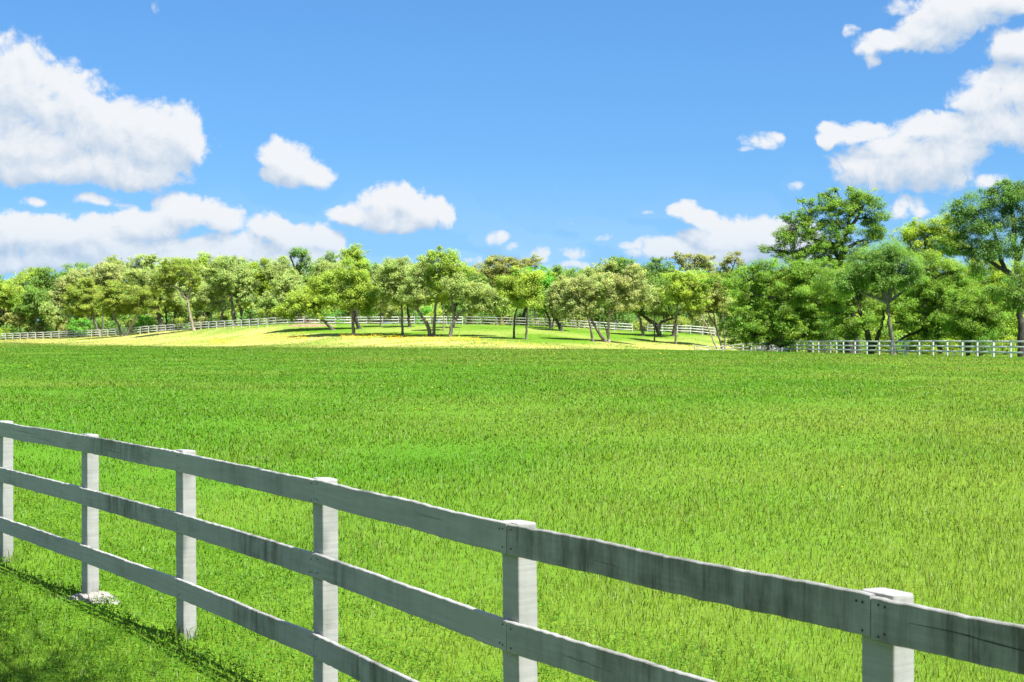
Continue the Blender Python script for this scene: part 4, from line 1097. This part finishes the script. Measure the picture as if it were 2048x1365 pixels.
tree('pecan_tree', 'dark leafy pecan with long level limbs between the mesquite and the twin stems', 156,
     [[(1880,716),(1878,690),(1876,660),(1872,600),(1866,560)],[(1876,668),(1850,664),(1820,670),(1790,690)],[(1876,650),(1835,640),(1790,646)],[(1874,610),(1840,596),(1800,600)],[(1876,655),(1905,630),(1925,600)]],
     [(1860,540,50,36),(1900,570,50,40),(1830,590,40,26),(1850,630,50,26),(1910,620,46,34),(1880,585,50,36),(1820,640,40,18),(1900,660,40,20),(1930,545,36,30),(1880,640,60,34),(1820,620,40,30),(1850,680,50,14)],
     'pecan', 'dark', .3, fill=.62, rc=.9, cov=1.2)
tree('pecan_tree', 'small pecan on twin dark stems left of the tall dark oak', 150,
     [[(1936,716),(1934,690),(1930,660),(1922,630),(1914,610)],[(1936,700),(1944,672),(1956,650)]],
     [(1935,610,40,34),(1965,630,36,34),(1920,645,34,24),(1960,665,40,22),(1990,650,30,30),(1980,600,34,34)], 'pecan', 'dark', .24, fill=.75, rc=.9, cov=1.2)
tree('elm_tree', 'light yellow green tree top rising between the tall pecan and the dark oak', 206,
     [[(1850,706),(1848,620),(1845,540),(1850,480)],[(1848,530),(1820,490),(1806,470)],[(1849,520),(1880,480),(1900,445)]],
     [(1840,460,34,24),(1870,465,36,28),(1900,440,24,16),(1810,470,26,20),(1880,500,44,24),(1840,505,40,24),(1915,480,26,24)], 'lime', 'dark', .3, fill=.9, rc=.95)
tree('live_oak', 'tall dark oak at the right edge, heavy crown high above the fence', 128,
     [[(2044,720),(2042,660),(2038,600),(2034,540),(2030,480),(2026,430)],[(2036,560),(2014,545),(2002,520),(1994,485),(1985,460)],[(2020,548),(1990,530),(1962,510)],[(2034,530),(2050,470),(2070,430)]],
     [(1960,420,50,34),(2000,395,48,28),(2040,390,40,30),(1930,450,38,32),(1975,470,56,38),(2030,450,40,34),(1910,430,24,24),(1905,485,28,16),(1965,510,34,26),(2075,430,50,60),(2020,510,30,24),(1955,545,30,18),(2000,375,24,12)],
     'dark', 'dark', .33, fill=.75, rc=.85, cov=1.25)
tree('elm_tree', 'pale green low crown hanging before the tall dark oak trunk at the right edge', 122,
     [[(2090,722),(2086,670),(2076,620)],[(2082,650),(2050,610),(2015,590)]],
     [(2030,575,44,22),(2005,590,28,16),(2060,595,44,30),(2090,570,50,40),(2030,610,28,12)], 'green', 'grey', .22, fill=.7, rc=.85)
tree('pecan_tree', 'pecan past the right edge of the picture behind the fence', 135,
     [[(2160,722),(2156,640),(2150,560)]], [(2150,520,70,60),(2110,600,50,50),(2200,580,60,60),(2140,650,50,30)], 'pecan', 'dark', .36, fill=.6, rc=1.1)

# --- shrubs and young growth
SH = [('vivid green rounded shrub behind the fence left of the twin cedars', 158, 636, 668, 42, 8, 'vivid'),
 ('rust brown dry shrub beside the vivid green rounded one', 130, 642, 670, 20, 5, 'rust'),
 ('mid green shrub behind the blue green tree low at the left', 78, 622, 682, 48, 16, 'green'),
 ('yellow green shrub low at the left end of the white fence', 8, 655, 684, 26, 5, 'lime'),
 ('dark shrub behind the leaning twin cedars', 222, 640, 668, 34, 8, 'dark'),
 ('vivid green shrub right of the leaning twin cedars', 290, 630, 662, 40, 12, 'vivid'),
 ('tan dry shrub behind the flared cedar foot', 395, 632, 656, 22, 10, 'rust'),
 ('tan shrub left of the flared cedar foot', 362, 634, 658, 22, 10, 'olive'),
 ('dark green shrub behind the fan of three trunks', 500, 618, 648, 34, 14, 'dark'),
 ('olive shrub at the fence corner', 540, 618, 650, 44, 9, 'olive'),
 ('yellow green shrub left of the fan of three trunks', 445, 628, 650, 26, 12, 'bright'),
 ('vivid green shrub behind the straight grey trunk of the lawn edge', 665, 618, 645, 34, 12, 'vivid'),
 ('dark shrub filling the shade right of the straight grey trunk', 735, 610, 645, 40, 14, 'dark'),
 ('vivid green shrub behind the V pair of trunks', 850, 612, 645, 40, 14, 'vivid'),
 ('bright shrub between the V pair and the forked oak', 870, 618, 646, 30, 10, 'bright'),
 ('dark shrub under the long drooping arm', 975, 612, 646, 50, 14, 'dark'),
 ('green shrub right of the long drooping arm', 940, 618, 646, 34, 12, 'green'),
 ('dark shrub behind the two slim elms', 1045, 618, 648, 46, 16, 'dark'),
 ('pale shrub behind the grey brown fence', 1120, 630, 652, 40, 18, 'bright'),
 ('tan dry shrub in the sunny gap behind the fence end', 1165, 628, 655, 30, 10, 'tan'),
 ('dark shrub behind the short white fence run', 1245, 620, 660, 44, 14, 'dark'),
 ('rust shrub seen through the gateway', 1290, 640, 664, 30, 16, 'rust'),
 ('olive shrub behind the twisted fork', 1360, 632, 664, 50, 12, 'olive'),
 ('tan shrub behind the leaning bare looking tree', 1410, 625, 668, 44, 12, 'tan'),
 ('lime green shrub under the long arm of the wide pecan', 1620, 650, 700, 50, -45, 'lime'),
 ('blue green shrub at the foot of the feathery mesquite', 1800, 680, 714, 44, -88, 'willow'),
 ('lime green shrub behind the right fence between mesquite and twin stems', 1870, 672, 712, 60, -70, 'lime'),
 ('green shrub low at the foot of the dark Y fork', 1730, 676, 712, 40, -60, 'green'),
 ('rust leaved shrub beside the dark arm of the wide pecan', 1655, 668, 706, 34, -55, 'rust'),
 ('dark shrub behind the right fence beside the twin stems', 1960, 670, 714, 60, -80, 'dark'),
 ('lime green shrub behind the right fence near the picture edge', 2010, 672, 716, 50, -60, 'lime'),
 ('bright weedy shrub along the foot of the right fence', 1900, 694, 714, 50, -100, 'lime'),
]
for (lb, x, y0, y1, wd, dd, sp) in SH:
    shrub(lb, x, y0, y1, wd, (float(np.interp(x, fx_, fd_)) if x < 1500 else 240) + dd, sp)

# --- undergrowth mass and the far wood behind everything
def mass(name, label, xs, dfun, zlo, zhi, n, rc, specs, seed, leafsz, cov, cat):
    r = np.random.default_rng(seed)
    x = xs[0] + (xs[1] - xs[0]) * r.random(n); d = dfun(x) + r.random(n) * 14
    X = (x - CX) * d / F; Z = terrain(X, d) + zlo + (zhi(x) - zlo) * r.random(n)
    C = np.stack([X, d, Z], -1); V_, F_, K_ = [], [], []; off = 0
    pick = r.integers(0, len(specs), n)
    for q, sp in enumerate(specs):
        s = pick == q
        v, f, c_ = leaf_cloud(C[s], rc * (.6 + .7 * r.random(s.sum())), r, SPEC[sp][0], leafsz, .8, cov)
        V_.append(v); F_.append(f + off); K_.append(c_); off += len(v)
    me = mesh_np(name, np.concatenate(V_), [np.concatenate(F_)]); set_col(me, np.concatenate(K_))
    tag(link(name, me, M_LEAF), label, cat, kind='stuff')
mass('undergrowth', 'tangled undergrowth in the shade under the wood behind the fences', (-220, 1500), lambda x: np.interp(x, fx_, fd_) + 24, .2, lambda x: 3.4 + 0 * x, 800, 1.1, ['dark', 'green', 'olive', 'rust', 'dark'], 77, .3, 1.4, 'undergrowth')
mass('creek_undergrowth', 'sunlit green undergrowth along the creek behind the right trees', (1480, 2300), lambda x: 215 + 0 * x, .2, lambda x: 5.5 + 0 * x, 620, 1.3, ['lime', 'bright', 'green', 'pecan'], 78, .3, 1.4, 'undergrowth')
mass('distant_wood', 'distant wood closing the view behind the grove', (-260, 2300), lambda x: 345 + 0 * x, .5, lambda x: np.interp(x, [-300, 0, 100, 300, 600, 1000, 1500, 2300], [9, 11, 13, 14, 13, 12.5, 12.5, 12]), 2600, 1.8, ['green', 'sage', 'dark', 'bright', 'green'], 79, .6, 1.6, 'wood')

# --- things on the ground beyond
def blob_stone(name, loc, sx, sy, sz, mat, seed, parent=None):
    r = np.random.default_rng(seed); nu, nv = 14, 8
    v = []
    for i in range(nv + 1):
        ph = PI * i / nv
        for j in range(nu):
            th = 2 * PI * j / nu; q = 1 + .16 * math.sin(3 * th + seed) * math.sin(2 * ph) + .1 * (r.random() - .5)
            v.append((sx * q * math.sin(ph) * math.cos(th), sy * q * math.sin(ph) * math.sin(th), sz * q * math.cos(ph)))
    i = np.arange(nv)[:, None] * nu; j = np.arange(nu)[None, :]
    me = mesh_np(name, np.array(v), [np.stack([i + j, i + nu + j, i + nu + (j + 1) % nu, i + (j + 1) % nu], -1).reshape(-1, 4)]); smooth(me)
    return link(name, me, mat, parent, loc)
for k, (x, d, lb) in enumerate(((1533, 176, 'pale limestone boulder under the low pecan branches, behind the right fence'), (1556, 180, 'flat pale limestone boulder right beside the first, nearer the long dark arm'))):
    X_, Z_ = (x - CX) * d / F, 0
    o = blob_stone('limestone_boulder', (X_, d, tz(X_, d) + .35), 1.3 - .3 * k, .7, .62 - .12 * k, M_LIMESTONE, 3 + k)
    tag(o, lb, 'boulder')
def log(label, x0, x1, d, z, rad, seed):
    r = np.random.default_rng(seed); X0, X1 = (x0 - CX) * d / F, (x1 - CX) * d / F; b_ = tz((X0 + X1) / 2, d)
    T = Tubes(); pts = np.linspace([X0, d, b_ + z], [X1, d + .4, b_ + z], 8) + r.normal(0, .03, (8, 3)); ra = np.full(8, rad)
    pts = np.vstack([pts[0], pts, pts[-1]]); ra = np.concatenate([[.01], ra, [.01]]); pts[0][0] -= .005; pts[-1][0] += .005
    T.add(pts, ra, 9, .06, r)
    o = T.build('log', M_LOG, None); tag(o, label, 'log')
log('long brown log raised behind the fence above the red soil', 581, 607, 236, .98, .19, 1)
log('short brown log on the ground behind the fence, right of the raised one', 599, 611, 236.6, .30, .24, 2)
log('short dark log on the ground behind the fence by the slanting mesquite', 618, 625, 237, .30, .22, 4)
# patch of bare red soil under the fence
th = np.arange(40) / 40 * 2 * PI
cx0, cd = (622 - CX) * 230.3 / F, 230.3
ring = [(cx0 + 4.2 * s * math.cos(a) * (1 + .15 * math.sin(3 * a)), cd + 2.2 * s * math.sin(a) * (1 + .2 * math.sin(4 * a + 1))) for s in (.35, .7, 1.0) for a in th]
pts = np.array([(cx0, cd)] + ring); hz = np.concatenate([[.28], np.full(40, .24), np.full(40, .16), np.full(40, -.05)])
pv = np.column_stack([pts, terrain(pts[:, 0], pts[:, 1]) + hz + .06 * vnoise(pts[:, 0], pts[:, 1], .8)])
k = np.arange(40)
me = mesh_np('soil', pv, [np.stack([np.zeros(40, int), 1 + k, 1 + (k + 1) % 40], -1), np.concatenate([np.stack([1 + m_ * 40 + k, 1 + (m_ + 1) * 40 + k, 1 + (m_ + 1) * 40 + (k + 1) % 40, 1 + m_ * 40 + (k + 1) % 40], -1) for m_ in range(2)])]); smooth(me)
tag(link('soil', me, M_SOIL), 'low heap of bare red brown soil under the white fence', 'soil', kind='structure')

# --- the oaks the photographer stands under: their shade dapples the near corner and dims the near boards
def shade_oak(label, base, C, Rr, top, rw, seed, spec='green', cov=.85, leaf=.10, K=9):
    r = np.random.default_rng(seed)
    base = np.array(base, float); C = np.array(C) - base
    T = Tubes(); top = np.array(top, float)
    T.add(curve([(0, 0, -.3), (.1, .1, top[2] * .45), top], 10), np.linspace(rw, rw * .7, 10), 12, .08, r)
    ctr = C[r.choice(len(C), K, replace=False)]
    for _ in range(5):
        lab = np.argmin(((C[:, None] - ctr[None]) ** 2).sum(-1), 1)
        ctr = np.array([C[lab == q].mean(0) if (lab == q).any() else ctr[q] for q in range(K)])
    for q in range(K):
        pp = curve([top, (top + ctr[q]) / 2 + np.array([0, 0, .7]), ctr[q]], 9)
        T.add(pp, np.linspace(rw * .4, .05, 9), 8, .1, r)
        for ci in np.where(lab == q)[0]:
            j = r.integers(3, 9); T.add(curve([pp[j], (pp[j] + C[ci]) / 2 + r.normal(0, .15, 3), C[ci]], 5), np.linspace(.04, .012, 5), 5)
    root = empty('live_oak', base); tag(root, label, 'tree')
    T.build('trunk', BARK['grey'], root)
    v, f, c_ = leaf_cloud(C, Rr, r, SPEC[spec][0], leaf, .7, cov)
    me = mesh_np('crown', v, [f]); set_col(me, c_); link('crown', me, M_LEAF, root)
r = np.random.default_rng(9)
sh = np.array([SUN.x, SUN.y]) / SUN.z
C = []
for k in range(170):                                       # the shade follows the near side of the fence
    gy_ = 8.0 + 7.0 * r.random(); off = .85 + 2.6 * r.random() ** 1.1
    gx_ = float(np.interp(-gy_, [-q.y for q in POSTS], [q.x for q in POSTS])) - .838 * off; gy_ -= .546 * off
    z = 7.4 + 2.2 * r.random(); C.append((gx_ + sh[0] * z, gy_ + sh[1] * z, z))
for k in range(190):                                       # deep shade where the photographer stands
    gx_, gy_ = -6.0 + 9.5 * r.random(), -3.0 + 9.0 * r.random()
    if float(fence_side(np.array([gx_]), np.array([gy_]))[0]) > -1.2 or gy_ > 5.6: continue
    z = 7.2 + 2.4 * r.random(); C.append((gx_ + sh[0] * z, gy_ + sh[1] * z, z))
for k in range(60): C.append((5.6 + r.normal(0, 2.2), -5.5 + r.normal(0, 2.2), 6.5 + 2.5 * r.random()))
shade_oak('spreading oak beside the near fence that throws the dappled shade on the mown grass', (6.0, -3.2, 0), C, np.where(np.arange(len(C)) < 170, .9, .7) * (.6 + .6 * r.random(len(C))), (-.3, .3, 4.6), .42, 9, cov=.17, leaf=.075)
for (lb, bx0, by0, n, rad, sd_) in (('leafy oak behind the photographer on the mown side of the fence', -3.6, -3.4, 150, 3.0, 21), ('leafy oak farther left behind the photographer on the mown side', -9.2, -1.2, 130, 3.0, 22)):
    r = np.random.default_rng(sd_)
    u = r.normal(size=(n, 3)); u /= np.linalg.norm(u, axis=1)[:, None]; u *= (r.random((n, 1)) ** .4)
    C = np.stack([bx0 + u[:, 0] * rad, by0 + u[:, 1] * rad, 3.9 + u[:, 2] * 3.2], -1)
    shade_oak(lb, (bx0, by0, 0), C, .75 * (.6 + .6 * r.random(n)), (.1, 0, 2.4), .3, sd_, 'dark', 1.1, .13)
print('objects', len(bpy.data.objects))
